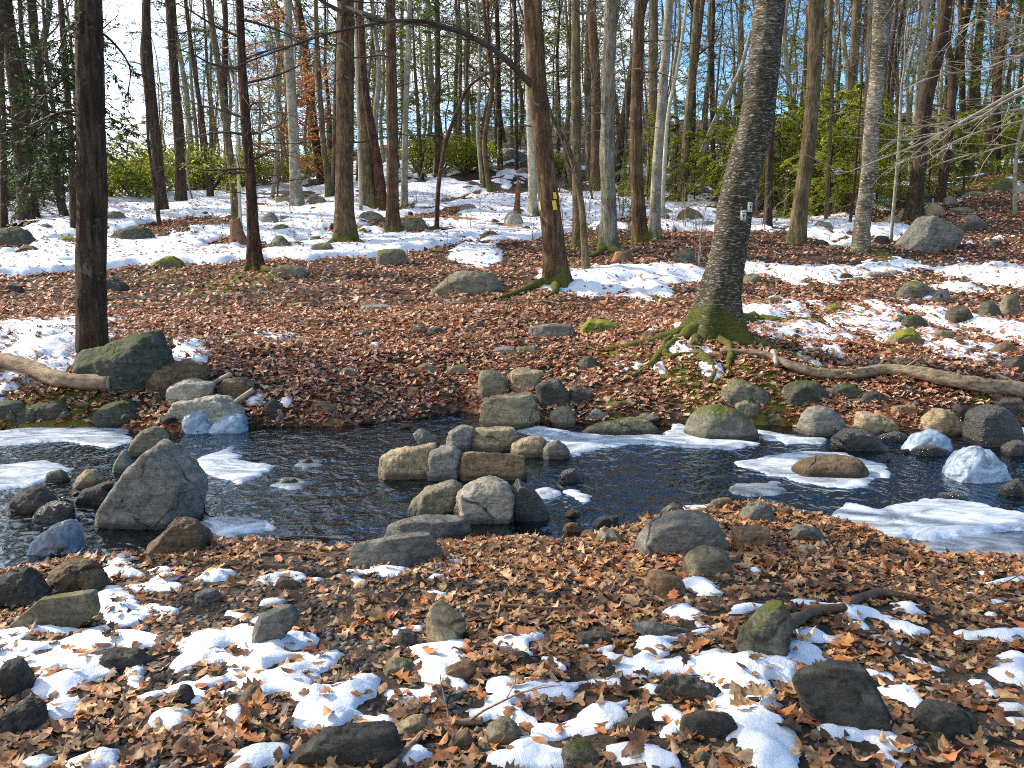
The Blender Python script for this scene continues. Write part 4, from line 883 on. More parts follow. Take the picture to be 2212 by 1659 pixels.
small_stones(18, 1180, 1760, 1095, 1190, 18, 50, 2, ['warm', 'brown', 'olive', 'dark', 'grey', 'slate'], 'small stone among the leaves along the near edge of the pool', 'small stones along the near edge of the pool')
small_stones(20, -20, 500, 850, 915, 18, 50, 3, ['darkmoss', 'dark', 'brown', 'darkmoss', 'olive', 'dark'], 'small dark stone packed into the mossy left bank', 'small stones in the left bank')
small_stones(46, 1600, 2240, 560, 800, 12, 44, 4, ['olive', 'brown', 'moss', 'dark', 'tan', 'darkmoss'], 'small stone half sunk in the leaves and snow of the right slope', 'small stones on the right slope')
small_stones(30, 1720, 2240, 400, 545, 8, 30, 5, ['olive', 'tan', 'moss', 'dark', 'grey', 'darkmoss'], 'small rock scattered below the trunks far up the right slope', 'small rocks far up the right slope')
small_stones(44, 0, 1180, 400, 570, 12, 40, 6, ['moss', 'olive', 'darkmoss', 'grey', 'dark', 'moss'], 'small mossy rock poking through the snow of the far slope', 'small rocks in the snowy slope')
small_stones(36, 240, 1500, 600, 830, 8, 34, 7, ['grey', 'olive', 'brown', 'slate', 'dark', 'olive'], 'small flat stone half buried in the leafy clearing', 'small stones in the clearing')
small_stones(36, 60, 2150, 1230, 1640, 16, 54, 8, ['dark', 'brown', 'grey', 'warm', 'dark', 'olive'], 'small stone showing between leaves and snow on the near bank', 'small stones on the near bank')
small_stones(12, 60, 440, 1040, 1150, 16, 60, 9, ['wet', 'dark', 'brown', 'wet', 'dark', 'tan'], 'small wet stone in the shallow water round the pyramid boulder', 'small wet stones at the left')
small_stones(10, 1750, 2212, 930, 1010, 18, 60, 10, ['wet', 'dark', 'brown', 'wet', 'dark', 'wet'], 'small wet stone in the rushing water at the right', 'small wet stones at the right')
small_stones(24, 900, 1560, 350, 480, 14, 44, 11, ['grey', 'olive', 'dark', 'moss', 'grey', 'brown'], 'rock breaking the snow high on the centre slope', 'rocks high on the centre slope')
# ------------------------------------------------------------------ trees
def trunk_mesh(W, rad, sides, step, rng, bark, flare=.6, lobes=5, fh=.35):
    """bark-textured tapered tube; W relative to base. returns vertex grid (rings, sides, 3)"""
    L = np.linalg.norm(np.diff(W, axis=0), axis=1).sum(); n = max(6, int(L / step))
    C = spline(np.column_stack([W, rad]), n); P_, r = C[:, :3], C[:, 3]
    th = np.arange(sides) * 2 * math.pi / sides
    h = P_[:, 2] - P_[0, 2]
    ph = rng.uniform(0, 6.28)
    fl = flare * np.exp(-np.clip(h, 0, 9) / fh)[:, None] * (1 + .55 * np.cos(lobes * th + ph)[None] + .3 * np.cos((lobes - 2) * th + ph * 2)[None])
    a = th[None] + 0 * h[:, None]
    s0 = rng.uniform(0, 90)
    circ = np.stack([np.cos(a), np.sin(a)], -1)
    if bark == 'furrow':
        q = np.stack([circ[..., 0] * 5, circ[..., 1] * 5, h[:, None] * 1.8 + s0 + 0 * a], -1); d = -np.abs(fbm(q, 4, 21)) * .22 + .06
    elif bark == 'shag':
        q = np.stack([circ[..., 0] * 6, circ[..., 1] * 6, h[:, None] * 1.3 + s0 + 0 * a], -1); d = fbm(q, 4, 22) * .30
    elif bark == 'birch':
        q = np.stack([circ[..., 0] * 4, circ[..., 1] * 4, h[:, None] * 13 + s0 + 0 * a], -1); d = fbm(q, 4, 23, .7) * .09
    else:
        q = np.stack([circ[..., 0] * 1.5, circ[..., 1] * 1.5, h[:, None] * 2 + s0 + 0 * a], -1); d = fbm(q, 3, 24) * .07
    big = fbm(np.stack([circ[..., 0] * .8, circ[..., 1] * .8, h[:, None] * .9 + s0 + 0 * a], -1), 3, 25) * .12
    rr = r[:, None] * (1 + fl + d + big)
    T = np.gradient(P_, axis=0); T /= np.linalg.norm(T, axis=1)[:, None]
    X = np.cross(np.array([0, 1., 0]), T); X /= np.linalg.norm(X, axis=1)[:, None]; Y = np.cross(T, X)
    G = P_[:, None] + rr[..., None] * (np.cos(th)[None, :, None] * X[:, None] + np.sin(th)[None, :, None] * Y[:, None])
    k = np.arange(sides); k2 = (k + 1) % sides
    q = np.concatenate([np.stack([i * sides + k, i * sides + k2, (i + 1) * sides + k2, (i + 1) * sides + k], 1) for i in range(n - 1)])
    return G, q, P_, r, X, Y
def blades(mb, p0, p1, nper, L, W, rng, spread=.9, droop=.25):
    """needle sprays along segments p0->p1"""
    p0 = np.repeat(p0, nper, 0); p1 = np.repeat(p1, nper, 0); n = len(p0)
    if n == 0: return
    t = rng.uniform(0.05, 1, (n, 1)); P_ = p0 + (p1 - p0) * t
    d = p1 - p0; d /= np.linalg.norm(d, axis=1)[:, None] + 1e-9
    sd = np.cross(d, [0, 0, 1.]); sd /= np.linalg.norm(sd, axis=1)[:, None] + 1e-9
    s = np.where(rng.uniform(0, 1, (n, 1)) < .5, -1, 1)
    v = d * rng.uniform(.3, 1., (n, 1)) + sd * s * rng.uniform(.3, spread, (n, 1)) + np.array([0, 0, -1.]) * rng.uniform(-.1, droop, (n, 1)) + rng.normal(0, .12, (n, 3))
    v /= np.linalg.norm(v, axis=1)[:, None]
    w = np.cross(v, [0, 0, 1.]) + rng.normal(0, .35, (n, 3)); w /= np.linalg.norm(w, axis=1)[:, None] + 1e-9
    l = L * rng.uniform(.5, 1.2, (n, 1)); ww = W * rng.uniform(.6, 1.2, (n, 1))
    V = np.stack([P_, P_ + v * l * .5 + w * ww, P_ + v * l, P_ + v * l * .5 - w * ww], 1).reshape(-1, 3)
    i = np.arange(n)[:, None] * 4; mb.add(V, i + np.arange(4)[None])
def branch(mb, leaf, p, d, L, r, rng, subs=6, lev=1, droop=.15, up=0., twig=True, fol=None, flat=.25, sides=4, subang=.9):
    """one branch with side twigs; fol=(blades per segment, L, W)"""
    n = 5
    d = np.asarray(d, float); d /= np.linalg.norm(d)
    P_ = [np.asarray(p, float)]; v = d.copy()
    for k in range(n):
        v = v + rng.normal(0, .11, 3) + np.array([0, 0, up - droop * (k + 1) / n]); v /= np.linalg.norm(v); P_.append(P_[-1] + v * L / n)
    P_ = np.array(P_); mb.tube(P_, np.linspace(r, r * .22, n + 1), sides)
    s0, s1 = [], []
    for k in range(subs):
        t = rng.uniform(.15, 1) * n; i = min(int(t), n - 1); f = t - i; q = P_[i] * (1 - f) + P_[i + 1] * f
        ax = P_[i + 1] - P_[i]; ax /= np.linalg.norm(ax); sd = np.cross(ax, [0, 0, 1.]); sd /= np.linalg.norm(sd) + 1e-9
        s = 1 if k % 2 else -1
        sv = ax * rng.uniform(.35, .9) + sd * s * subang * rng.uniform(.5, 1.1) + rng.normal(0, flat, 3) + np.array([0, 0, up * 1.2])
        sl = L * rng.uniform(.25, .5) * (1.1 - .6 * t / n)
        if lev > 0: branch(mb, leaf, q, sv, sl, r * .42, rng, max(2, subs - 2), lev - 1, droop * .6, up, twig, fol, flat, 3, subang)
        else:
            sv /= np.linalg.norm(sv); m = q + sv * sl * .5 + rng.normal(0, sl * .07, 3); e = q + sv * sl + rng.normal(0, sl * .1, 3) + np.array([0, 0, -droop * sl * .6])
            if twig: mb.tube([q, m, e], [r * .38, r * .28, r * .1], 3)
            s0 += [q, m]; s1 += [m, e]
    if fol is not None and leaf is not None:
        s0 += list(P_[1:-1]); s1 += list(P_[2:])
        blades(leaf, np.array(s0), np.array(s1), fol[0], fol[1], fol[2], rng)
def crown_bare(mb, P_, r, rng, z0, n=12, Lr=(1.5, 3.5), lev=1, subs=6, up=.12):
    zs = P_[:, 2]; zt = zs.max()
    for k in range(n):
        z = z0 + (zt - z0) * (k + rng.uniform(0, 1)) / n; i = int(np.clip(np.searchsorted(zs, z), 1, len(zs) - 2)); a = rng.uniform(0, 6.28)
        d = np.array([math.cos(a), math.sin(a), rng.uniform(.35, 1.1)]); L = rng.uniform(*Lr) * (1.15 - .6 * (z - z0) / (zt - z0 + .1))
        branch(mb, None, P_[i], d, L, max(r[i] * .33, .008), rng, subs, lev, .02, up, flat=.4)
def crown_dead(mb, P_, r, rng, z0, z1, n, Lr=(.6, 2.0), leaf=None, fol=None, subs=5):
    zs = P_[:, 2]
    for k in range(n):
        z = z0 + (z1 - z0) * (k + rng.uniform(0, 1)) / n; i = int(np.clip(np.searchsorted(zs, z), 1, len(zs) - 2)); a = rng.uniform(0, 6.28)
        d = np.array([math.cos(a), math.sin(a), rng.uniform(-.12, .3)])
        branch(mb, leaf, P_[i] + d * r[i] * .7, d, rng.uniform(*Lr), max(.007, r[i] * .11), rng, subs, 0, .18, 0, fol=fol)
_tk = 0
TREES = {}
def tree(label, pts, w, bark, kind='bare', Y=None, group=None, height=None, nbr=None, z0=None, name=None, flare=.5, sides=None, mat=None, lobes=5, seed=None, twig=None):
    """pts: axis through the photograph from the foot upward; w: widths there (photo units)"""
    global _tk
    _tk += 1; rng = np.random.default_rng(seed or 3000 + _tk)
    if Y is None: Y = P(*pts[0])[1]
    W = np.array([atY(a, b, Y) for a, b in pts]); w = np.interp(np.linspace(0, 1, len(pts)), np.linspace(0, 1, len(w)), w)
    rad = np.array(w) * Y / F / 2
    g = Hs(W[0, 0], Y)
    if W[0, 2] > g + .05:
        dv = (W[0] - W[1]) / max(.2, W[1, 2] - W[0, 2]) ; k = W[0, 2] - g
        W = np.vstack([[W[0, 0] + dv[0] * .6 * k, Y, g], W]); rad = np.concatenate([[rad[0] * 1.08], rad])
    base = np.array([W[0, 0], Y, g]); W[0, 2] = g - .12
    top = W[-1]; dv = W[-1] - W[-2]; dv /= np.linalg.norm(dv)
    Ht = height or min(18., max(9, rad[0] * 2 * 55)); more = max(.6, Ht - (top[2] - g))
    k = 4; dv2 = dv * .6 + np.array([0, 0, .4]); dv2 /= np.linalg.norm(dv2)
    ext = [top + dv2 * more * (j + 1) / k + rng.normal(0, .05, 3) * more / 6 for j in range(k)]; re = [rad[-1] * (1 - .8 * (j + 1) / k) for j in range(k)]
    W = np.vstack([W, ext]); rad = np.concatenate([rad, re])
    # a little depth wander, so the trunk is not in one plane
    W[2:, 1] += np.cumsum(rng.normal(0, .05, len(W) - 2))
    px = rad[0] * 2 * F / Y
    sides = sides or (40 if px > 28 and Y < 14 else 26 if px > 20 else 14 if px > 11 else 9)
    step = .045 if (px > 40 and Y < 12.5) else .08 if Y < 18 else .14
    style = {'dark': 'furrow', 'brown': 'furrow', 'olive': 'furrow', 'red': 'furrow', 'shag': 'shag', 'birch': 'birch', 'birchpale': 'birch'}.get(bark, 'smooth')
    t = thing(name or {'hemlock': 'hemlock_tree', 'bare': 'bare_tree', 'birch': 'birch_tree'}.get(kind, 'bare_tree'), label, 'tree', base, group)
    G, q, C, r, X, Yv = trunk_mesh(W - base, rad, sides, step, rng, style, flare, lobes)
    tr = build('trunk', G.reshape(-1, 3), [q], BARK[bark], t)
    mb, lf = MB(), MB(); zt = C[:, 2].max()
    tw = twig or (TWIGD if bark in ('dark', 'red', 'brown') else TWIG)
    if kind == 'hemlock':
        n = nbr or 16
        crown_dead(mb, C, r, rng, z0 if z0 is not None else 1.4, zt * .45, n, (.5, 2.2))
        crown_dead(mb, C, r, rng, zt * .42, zt, 22, (1., 2.6), lf, (5, .09, .018), 7)
    elif kind == 'birch' or kind == 'bare':
        crown_bare(mb, C, r, rng, z0 if z0 is not None else zt * .42, nbr or 11)
        crown_dead(mb, C, r, rng, 2.5 if zt > 8 else 1.5, zt * .5, 7, (.3, 1.3))
    elif kind == 'sapling':
        crown_bare(mb, C, r, rng, z0 or zt * .25, nbr or 9, (.3, 1.0), 0, 4)
    cr = t
    if mb.n: cr = mb.obj('crown', tw, t)
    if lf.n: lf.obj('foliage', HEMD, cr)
    TREES[label] = (tr, G, C, r, base, X, Yv); return t
# --- the foreground and middle trunks, left to right
T1 = tree('big dark straight trunk at the left, behind the big dark angular boulder', [(198,757),(197,600),(196,400),(193,200),(191,0)], [63,58,57,54,52], 'dark', 'hemlock', nbr=5, z0=4.5, flare=.12, seed=11)
T2 = tree('leftmost thick dark hemlock rising behind a grey boulder', [(62,480),(52,358),(40,200),(22,60),(15,0)], [38,34,31,29,28], 'dark', 'hemlock', nbr=16, flare=.4)
tree('slim dark curved trunk between the leftmost hemlock and the big left trunk', [(141,475),(118,370),(103,270),(90,180),(76,80),(68,0)], [16,15,14,16,17,17], 'dark', 'hemlock', nbr=12)
tree('straight dark trunk close to the left side of the big left trunk', [(158,440),(153,300),(140,140),(129,0)], [14,13,12,11], 'dark', 'hemlock', Y=24, nbr=14)
tree('thin dark trunk at the left edge behind the leftmost hemlock', [(8,470),(6,300),(2,150),(0,0)], [14,12,11,10], 'dark', 'hemlock', Y=26, nbr=12)
tree('dark trunk with a knobby burl right of the big left trunk', [(345,405),(338,330),(328,230),(316,125),(316,60),(315,0)], [24,22,21,24,18,15], 'dark', 'bare', Y=29)
tree('dark trunk with green sprigs right of the burl trunk', [(391,400),(388,320),(376,160),(366,0)], [21,19,16,14], 'dark', 'bare', Y=32)
tree('thin leaning dark trunk right of the green sprig trunk', [(452,395),(440,280),(420,150),(401,0)], [12,10,9,7], 'dark', 'bare', Y=34)
tree('dark hemlock with thin leaning stem left of the slim red brown trunk', [(505,400),(494,310),(472,150),(450,0)], [17,15,13,12], 'olive', 'hemlock', Y=27, nbr=18)
T8 = tree('slim dark red brown trunk with long dead side branches', [(553,582),(547,500),(541,400),(533,300),(521,150),(514,0)], [25,23,21,20,18,16], 'red', 'hemlock', nbr=38, z0=1.2, flare=.9, seed=18)
tree('grey green smooth beech left of the big brown trunk', [(642,452),(638,380),(632,250),(624,100),(620,0)], [27,24,21,18,16], 'grey', 'bare', seed=19)
tree('thin grey trunk between the beech and the big brown trunk', [(709,392),(699,310),(691,200),(685,100),(683,0)], [14,12,11,10,8], 'olive', 'bare', Y=33)
T12 = tree('big warm brown trunk with spreading mossy foot left of centre', [(744,528),(743,440),(743,300),(742,150),(742,0)], [46,38,36,35,34], 'brown', 'hemlock', flare=.55, nbr=14, z0=2.2, seed=22)
tree('tan trunk leaning left behind the big brown trunk', [(797,450),(791,330),(783,200),(779,125),(772,0)], [34,29,24,20,17], 'olive', 'bare', seed=23)
tree('dark reddish trunk crossing behind the tan leaning trunk', [(822,410),(812,330),(797,240),(786,150),(780,0)], [22,20,16,14,12], 'red', 'bare', Y=29)
tree('very thin pale stem left of the tan leaning trunk', [(780,458),(776,350),(773,230),(768,60)], [7,6,6,5], 'pale', 'sapling', height=7)
T15 = tree('second brown trunk with mossy foot right of the big brown trunk', [(852,507),(848,440),(847,300),(845,150),(843,0)], [32,26,24,22,20], 'brown', 'hemlock', nbr=10, z0=2.4, flare=.45)
tree('slim grey green trunk right of the second brown trunk', [(873,449),(874,350),(877,220),(882,100),(884,0)], [15,13,12,12,11], 'grey', 'bare')
tree('dark curved sapling arching to the right at centre', [(943,496),(946,420),(953,358),(966,297),(990,235),(1009,193),(1041,165),(1073,148)], [10,9,9,9,8,7,5,4], 'red', 'none', height=.1, flare=.3, sides=8)
tree('straight grey trunk left of the sunlit snow slope', [(945,320),(945,200),(945,100),(944,0)], [11,11,10,10], 'dark', 'bare', Y=38)
tree('hair thin stem behind the top of the curved sapling', [(1007,330),(1008,160),(1009,0)], [5,5,4], 'olive', 'bare', Y=40)
tree('thin dark trunk below the arching limb', [(1081,325),(1078,200),(1072,0)], [9,9,8], 'dark', 'bare', Y=42)
tree('thin dark trunk just left of the blazed centre trunk', [(1116,340),(1114,170),(1112,0)], [8,7,6], 'dark', 'bare', Y=40)
T22 = tree('thick centre trunk with yellow paint blazes and a mossy foot', [(1204,618),(1196,530),(1182,400),(1174,320),(1161,180),(1155,80),(1152,0)], [56,48,43,41,40,38,36], 'brown', 'bare', z0=6, flare=.4, seed=32)
tree('pale cream trunk half hidden behind the blazed centre trunk', [(1152,463),(1149,380),(1145,280),(1140,120),(1136,0)], [20,17,15,13,12], 'pale', 'bare')
tree('thin mossy stem leaning left against the blazed centre trunk', [(1267,588),(1256,440),(1236,345),(1208,285),(1187,243)], [16,13,12,10,8], 'olive', 'sapling', height=6, flare=.3)
tree('spotted grey trunk standing behind the thin leaning stem', [(1250,535),(1246,400),(1244,250),(1243,120),(1243,0)], [22,20,19,18,17], 'olive', 'bare', seed=36)
tree('forked dark trunk high behind the spotted grey trunk', [(1288,300),(1287,180),(1281,80),(1278,0)], [22,20,19,18], 'brown', 'bare', Y=34)
T26 = tree('pale shaggy barked trunk with bright moss at its foot', [(1314,543),(1313,450),(1312,340),(1313,180),(1317,80),(1321,0)], [40,33,30,28,26,25], 'shag', 'bare', flare=.3, seed=38)
tree('straight brown trunk right of the shaggy trunk', [(1385,527),(1377,420),(1374,340),(1377,180),(1381,80),(1384,0)], [32,27,26,25,24,22], 'brown', 'hemlock', nbr=8, z0=2.0)
tree('pale footed trunk darkening upward right of the straight brown trunk', [(1411,513),(1416,420),(1421,340),(1433,180),(1445,0)], [24,22,21,19,17], 'grey', 'bare', seed=40)
tree('thin pale stem crossing right of the pale footed trunk', [(1429,480),(1435,360),(1445,240),(1470,118),(1485,0)], [10,9,8,7,6], 'pale', 'sapling', height=9)
tree('light brown trunk above the straight brown trunk', [(1408,380),(1410,215),(1411,0)], [20,19,18], 'olive', 'bare', Y=33)
tree('dark trunk with a few dead leaves at its foot', [(1472,440),(1485,268),(1495,143),(1506,0)], [19,16,14,12], 'olive', 'bare', flare=.3)
tree('bare trunk leaning strongly right toward the birch', [(1485,420),(1531,297),(1565,220),(1600,150)], [14,13,12,9], 'grey', 'sapling', height=9, flare=.2)
tree('forked dark trunk left of the leaning birch', [(1541,380),(1539,215),(1538,100),(1540,0)], [11,10,9,8], 'dark', 'bare', Y=36)
T35 = tree('great leaning birch with two white trail markers and mossy roots', [(1546,718),(1556,640),(1570,560),(1587,444),(1608,340),(1623,270),(1639,143),(1655,0)], [92,78,72,72,70,69,64,58], 'birch', 'birch', z0=5.5, flare=.75, lobes=5, seed=45)
tree('dark trunk touching the right side of the birch', [(1660,430),(1668,260),(1680,120),(1692,0)], [16,15,13,12], 'dark', 'bare', Y=24)
tree('olive brown smooth trunk right of the birch', [(1719,528),(1730,430),(1745,322),(1759,179),(1768,0)], [38,31,29,28,31], 'olive', 'bare', flare=.3, seed=47)
tree('pale curly barked birch with sunlit left edge', [(1859,545),(1866,450),(1873,380),(1884,251),(1896,125),(1903,0)], [36,32,30,31,31,32], 'birchpale', 'birch', flare=.3, seed=48)
tree('furrowed grey trunk pressed close behind the pale birch', [(1862,480),(1868,358),(1876,180),(1884,0)], [17,16,15,14], 'shag', 'bare', Y=20)
tree('dark trunk bending right above the split boulder', [(1972,470),(1978,420),(1985,358),(2000,215),(2017,125),(2031,36),(2036,-30)], [36,30,28,27,26,25,24], 'dark', 'bare', seed=50, flare=.35)
tree('crooked dark trunk right of the bending trunk', [(2028,438),(2046,322),(2057,215),(2059,143),(2046,72),(2040,0)], [20,18,17,16,14,13], 'dark', 'bare', flare=.25)
tree('dark trunk with a white blaze near the right edge', [(2150,374),(2152,215),(2160,0)], [22,18,15], 'dark', 'bare', flare=.25)
tree('grey brown trunk left of the white blazed trunk', [(2092,330),(2102,251),(2110,120),(2118,0)], [21,19,17,16], 'olive', 'bare', Y=36)
tree('stout forked trunk high behind the olive brown trunk', [(1838,320),(1842,161),(1846,80),(1849,0)], [22,20,18,18], 'olive', 'bare', Y=32)
for i, (lab, pts, w, Y) in enumerate([('slim trunk leaning left in the fork of the stout trunk', [(1836,240),(1822,90),(1806,0)], [12,10,8], 33), ('thin dark trunk against blue sky right of the pale birch', [(1912,330),(1920,161),(1938,0)], [9,8,7], 38), ('thin dark trunk right beside the one against blue sky', [(1921,330),(1931,179),(1956,0)], [9,8,7], 39),
    ('slender grey trunk left of the bending dark trunk', [(1975,300),(1980,233),(2000,0)], [14,12,11], 33), ('straight slim trunk right of the olive brown trunk', [(1789,300),(1788,179),(1792,0)], [13,12,11], 33), ('grey trunk leaning left between birch and olive brown trunk', [(1712,300),(1706,197),(1695,72),(1702,0)], [12,11,9,8], 35),
    ('dark slim trunk between the crooked and grey brown trunks', [(2082,330),(2078,215),(2074,0)], [13,12,11], 35), ('thin stem standing among young hemlocks right of the birch', [(1784,482),(1789,380),(1795,250),(1800,150)], [8,8,7,6], 21), ('grey bare stick standing right of the pale birch', [(1923,527),(1932,430),(1942,322),(1950,200)], [8,7,7,5], 18),
    ('short red brown stem left of the pale birch foot', [(1834,490),(1843,430),(1851,360),(1856,300)], [7,6,6,5], 20), ('thin dark stem in the left laurels', [(335,405),(328,360),(322,300),(318,200)], [8,6,6,5], 25), ('pale thin pair stem left of the slim red brown trunk', [(518,445),(516,380),(512,280),(508,150)], [7,7,6,5], 24)]):
    tree(lab, pts, w, ('grey', 'dark', 'dark', 'grey', 'olive', 'grey', 'dark', 'olive', 'grey', 'red', 'dark', 'pale')[i], 'sapling' if Y < 26 else 'bare', Y=Y if Y > 22 else None, height=6 if Y < 26 else None, flare=.2)
# --- limbs seen in the picture
def limb(t, pts, w, Y, mat, rng, label=None, subs=0, name='limb', dy=0., Lr=(.3, .9), leaf=None, fol=None):
    W = np.array([atY(a, b, Y) for a, b in pts]); W[:, 1] += np.linspace(0, dy, len(W)); C = spline(W, 40); n = len(w); r = np.interp(np.linspace(0, 1, 40), np.linspace(0, 1, n), w) * Y / F / 2
    r = r * (1 + fbm(C * 6, 3, 3) * .15)
    mb = MB(); mb.tube(C - np.array(t.location), r, 8)
    lf = MB() if leaf else None
    for k in range(subs):
        i = rng.integers(6, 38); d = C[min(i + 1, 39)] - C[i - 1]; d /= np.linalg.norm(d); d = d * .6 + rng.normal(0, .5, 3)
        branch(mb, lf, C[i] - np.array(t.location), d, rng.uniform(*Lr), max(.006, r[i] * .4), rng, 4, 0, .1, fol=fol)
    o = mb.obj(name, mat, t)
    if lf and lf.n: lf.obj('foliage', leaf, o)
    return o
rg = np.random.default_rng(5)
Yc = T22.location[1]
limb(T22, [(1150,185),(1131,168),(1077,118),(1005,79),(934,57),(880,54),(826,61),(719,86),(630,118),(576,140),(540,157)], [16,11,8,6,5,3], Yc, TWIGD, rg, subs=22, dy=-.6)
limb(T12, [(745,30),(700,5),(672,-15)], [10,8,6], T12.location[1], TWIGD, rg, subs=4)
limb(T12, [(750,18),(790,36),(837,54),(900,66),(1000,92),(1040,110)], [12,10,8,6,3], T12.location[1] - .3, TWIGD, rg, subs=16, dy=-1.2, leaf=HEMD, fol=(5, .07, .012))
t1 = T1; Y1 = T1.location[1]
limb(T1, [(192,240),(150,236),(110,240),(60,255),(20,268),(-40,280)], [9,8,7,6,4], Y1, TWIGD, rg, subs=16, dy=.4, Lr=(.5, 1.1), leaf=HEMD, fol=(9, .07, .012))
limb(T1, [(192,265),(160,272),(110,300),(60,320),(10,345)], [7,6,5,3], Y1, TWIGD, rg, subs=22, dy=.9, Lr=(.5, 1.2), leaf=HEMD, fol=(14, .07, .012))
limb(T1, [(192,150),(150,135),(80,160),(0,200)], [7,6,5,3], Y1, TWIGD, rg, subs=18, dy=.7, Lr=(.5, 1.2), leaf=HEMD, fol=(12, .07, .012))
limb(T1, [(192,40),(120,50),(60,30),(0,60)], [7,6,5,3], Y1, TWIGD, rg, subs=16, dy=1.2, Lr=(.5, 1.2), leaf=HEMD, fol=(12, .07, .012))
limb(T1, [(200,60),(225,80),(250,130),(232,190)], [6,5,3,2], Y1, TWIGD, rg, subs=8, dy=.5, Lr=(.2, .5), leaf=HEMD, fol=(4, .05, .009))
Y8 = T8.location[1]
for pts in ([(545,365),(500,364),(440,366),(400,358),(340,352)], [(532,290),(480,285),(430,290),(395,300)], [(528,255),(470,235),(420,222),(380,205)], [(520,150),(460,140),(420,120),(370,112)], [(517,80),(470,60),(420,30),(380,10)], [(540,290),(590,285),(640,270)], [(530,180),(600,160),(680,120)], [(524,130),(590,105),(650,95)], [(545,345),(600,330),(650,345)], [(518,40),(580,55),(650,80),(700,96)], [(536,235),(560,225),(600,232)]):
    limb(T8, pts, [6,5,3,1.5], Y8, TWIGD, rg, subs=9, dy=rg.uniform(-.8, .6), Lr=(.25, .8))
limb(T8, [(548,370),(500,372),(450,372),(380,362)], [6,5,4,2], Y8, TWIGD, rg, subs=20, dy=.5, Lr=(.3, .9), leaf=HEML, fol=(7, .06, .011))
# trail paint and markers
def paint(label, name, px, py, wpx, hpx, mat, parent=True):
    t, G, C, r, base, X, Yv = TREES[label]
    Y = base[1]; a = atY(px, py, Y); zc = a[2] - base[2]; i = int(np.argmin(abs(C[:, 2] - zc))); sides = G.shape[1]
    rel = (px * 1.0 - 0) ; ang = math.asin(max(-.95, min(.95, (a[0] - base[0] - C[i, 0]) / r[i])))
    hz = hpx * Y / F; wz = wpx * Y / F; ni = 7; nj = 6
    Vs = []
    for u in np.linspace(-.5, .5, ni):
        ii = np.clip(np.interp(zc + u * hz, C[:, 2], np.arange(len(C))), 0, len(C) - 1.01); i0 = int(ii); f = ii - i0
        for v in np.linspace(-.5, .5, nj):
            b = (-math.pi / 2 + ang + v * wz / r[i] + .0)
            kk = (b % (2 * math.pi)) / (2 * math.pi) * sides; k0 = int(kk) % sides; g = kk - int(kk); k1 = (k0 + 1) % sides
            p = (G[i0, k0] * (1 - g) + G[i0, k1] * g) * (1 - f) + (G[i0 + 1, k0] * (1 - g) + G[i0 + 1, k1] * g) * f
            nrm = p - (C[i0] * (1 - f) + C[i0 + 1] * f); Vs.append(p + nrm / np.linalg.norm(nrm) * .006)
    idx = np.arange(ni * nj).reshape(ni, nj); q = np.stack([idx[:-1, :-1], idx[:-1, 1:], idx[1:, 1:], idx[1:, :-1]], -1).reshape(-1, 4)
    return build(name, np.array(Vs), [q], mat, t)
YEL = simple_mat('yellow_paint', (.50, .33, .02), (.80, .58, .05), 30); WHP = simple_mat('white_paint', (.55, .55, .52), (.8, .8, .78), 20); MRED = simple_mat('dark_red_print', (.12, .01, .02), (.2, .015, .03), 20); BLK = simple_mat('black_print', (.02, .02, .02), (.04, .04, .04), 20)
LB = 'thick centre trunk with yellow paint blazes and a mossy foot'
paint(LB, 'paint_blaze', 1198, 426, 8, 14, YEL); paint(LB, 'paint_blaze', 1197, 447, 9, 20, YEL); paint(LB, 'paint_blaze', 1167, 443, 6, 18, YEL)
paint('dark trunk with a white blaze near the right edge', 'paint_blaze', 2148, 311, 5, 7, WHP)
paint('crooked dark trunk right of the bending trunk', 'paint_blaze', 2050, 319, 5, 8, WHP)
LBI = 'great leaning birch with two white trail markers and mossy roots'
def marker(label, px, py):
    t, G, C, r, base, X, Yv = TREES[LBI]; Y = base[1]
    a = atY(px, py, Y); zc = a[2] - base[2]; i = int(np.argmin(abs(C[:, 2] - zc))); sides = G.shape[1]
    ang = math.asin(max(-.9, min(.9, (a[0] - base[0] - C[i, 0]) / r[i])))
    k = int(round(((-math.pi / 2 + ang) % (2 * math.pi)) / (2 * math.pi) * sides)) % sides
    blk = G[max(0, i - 2):i + 3][:, [(k - 2) % sides, (k - 1) % sides, k, (k + 1) % sides, (k + 2) % sides]]
    rmax = np.linalg.norm((blk - C[max(0, i - 2):i + 3][:, None])[..., :2], axis=-1).max()
    pos = base + C[i] + np.array([math.sin(ang), -math.cos(ang), 0]) * (rmax + .004)
    t = thing('trail_marker', label, 'trail marker', pos, 'white trail markers on the birch'); t.rotation_euler = (0, 0, ang)
    w, h = .032, .052
    def plate(name, pts, y0, y1, mat, par=None):
        par = par or t
        n = len(pts); V = [(x, y0, z) for x, z in pts] + [(x, y1, z) for x, z in pts]
        mb = MB(); mb.add(V, [[j, (j + 1) % n, n + (j + 1) % n, n + j] for j in range(n)], [[0, j + 1, j] for j in range(1, n - 1)] + [[n, n + j, n + j + 1] for j in range(1, n - 1)]); return mb.obj(name, mat, par, False)
    pl = plate('plate', [(-w, -h), (w, -h), (w, h), (-w, h)], -.003, .012, WHP)
    plate('triangle', [(-.020, .012), (0, -.024), (.020, .012)], -.006, -.0035, MRED, pl)
    plate('header_line', [(-.022, .028), (.022, .028), (.022, .036), (-.022, .036)], -.006, -.0035, BLK, pl)
    plate('footer_line', [(-.014, -.040), (.014, -.040), (.014, -.034), (-.014, -.034)], -.006, -.0035, BLK, pl)
marker('upper small white trail marker with dark red triangle on the leaning birch', 1609, 448)
marker('lower small white trail marker with dark red triangle on the leaning birch', 1594, 466)
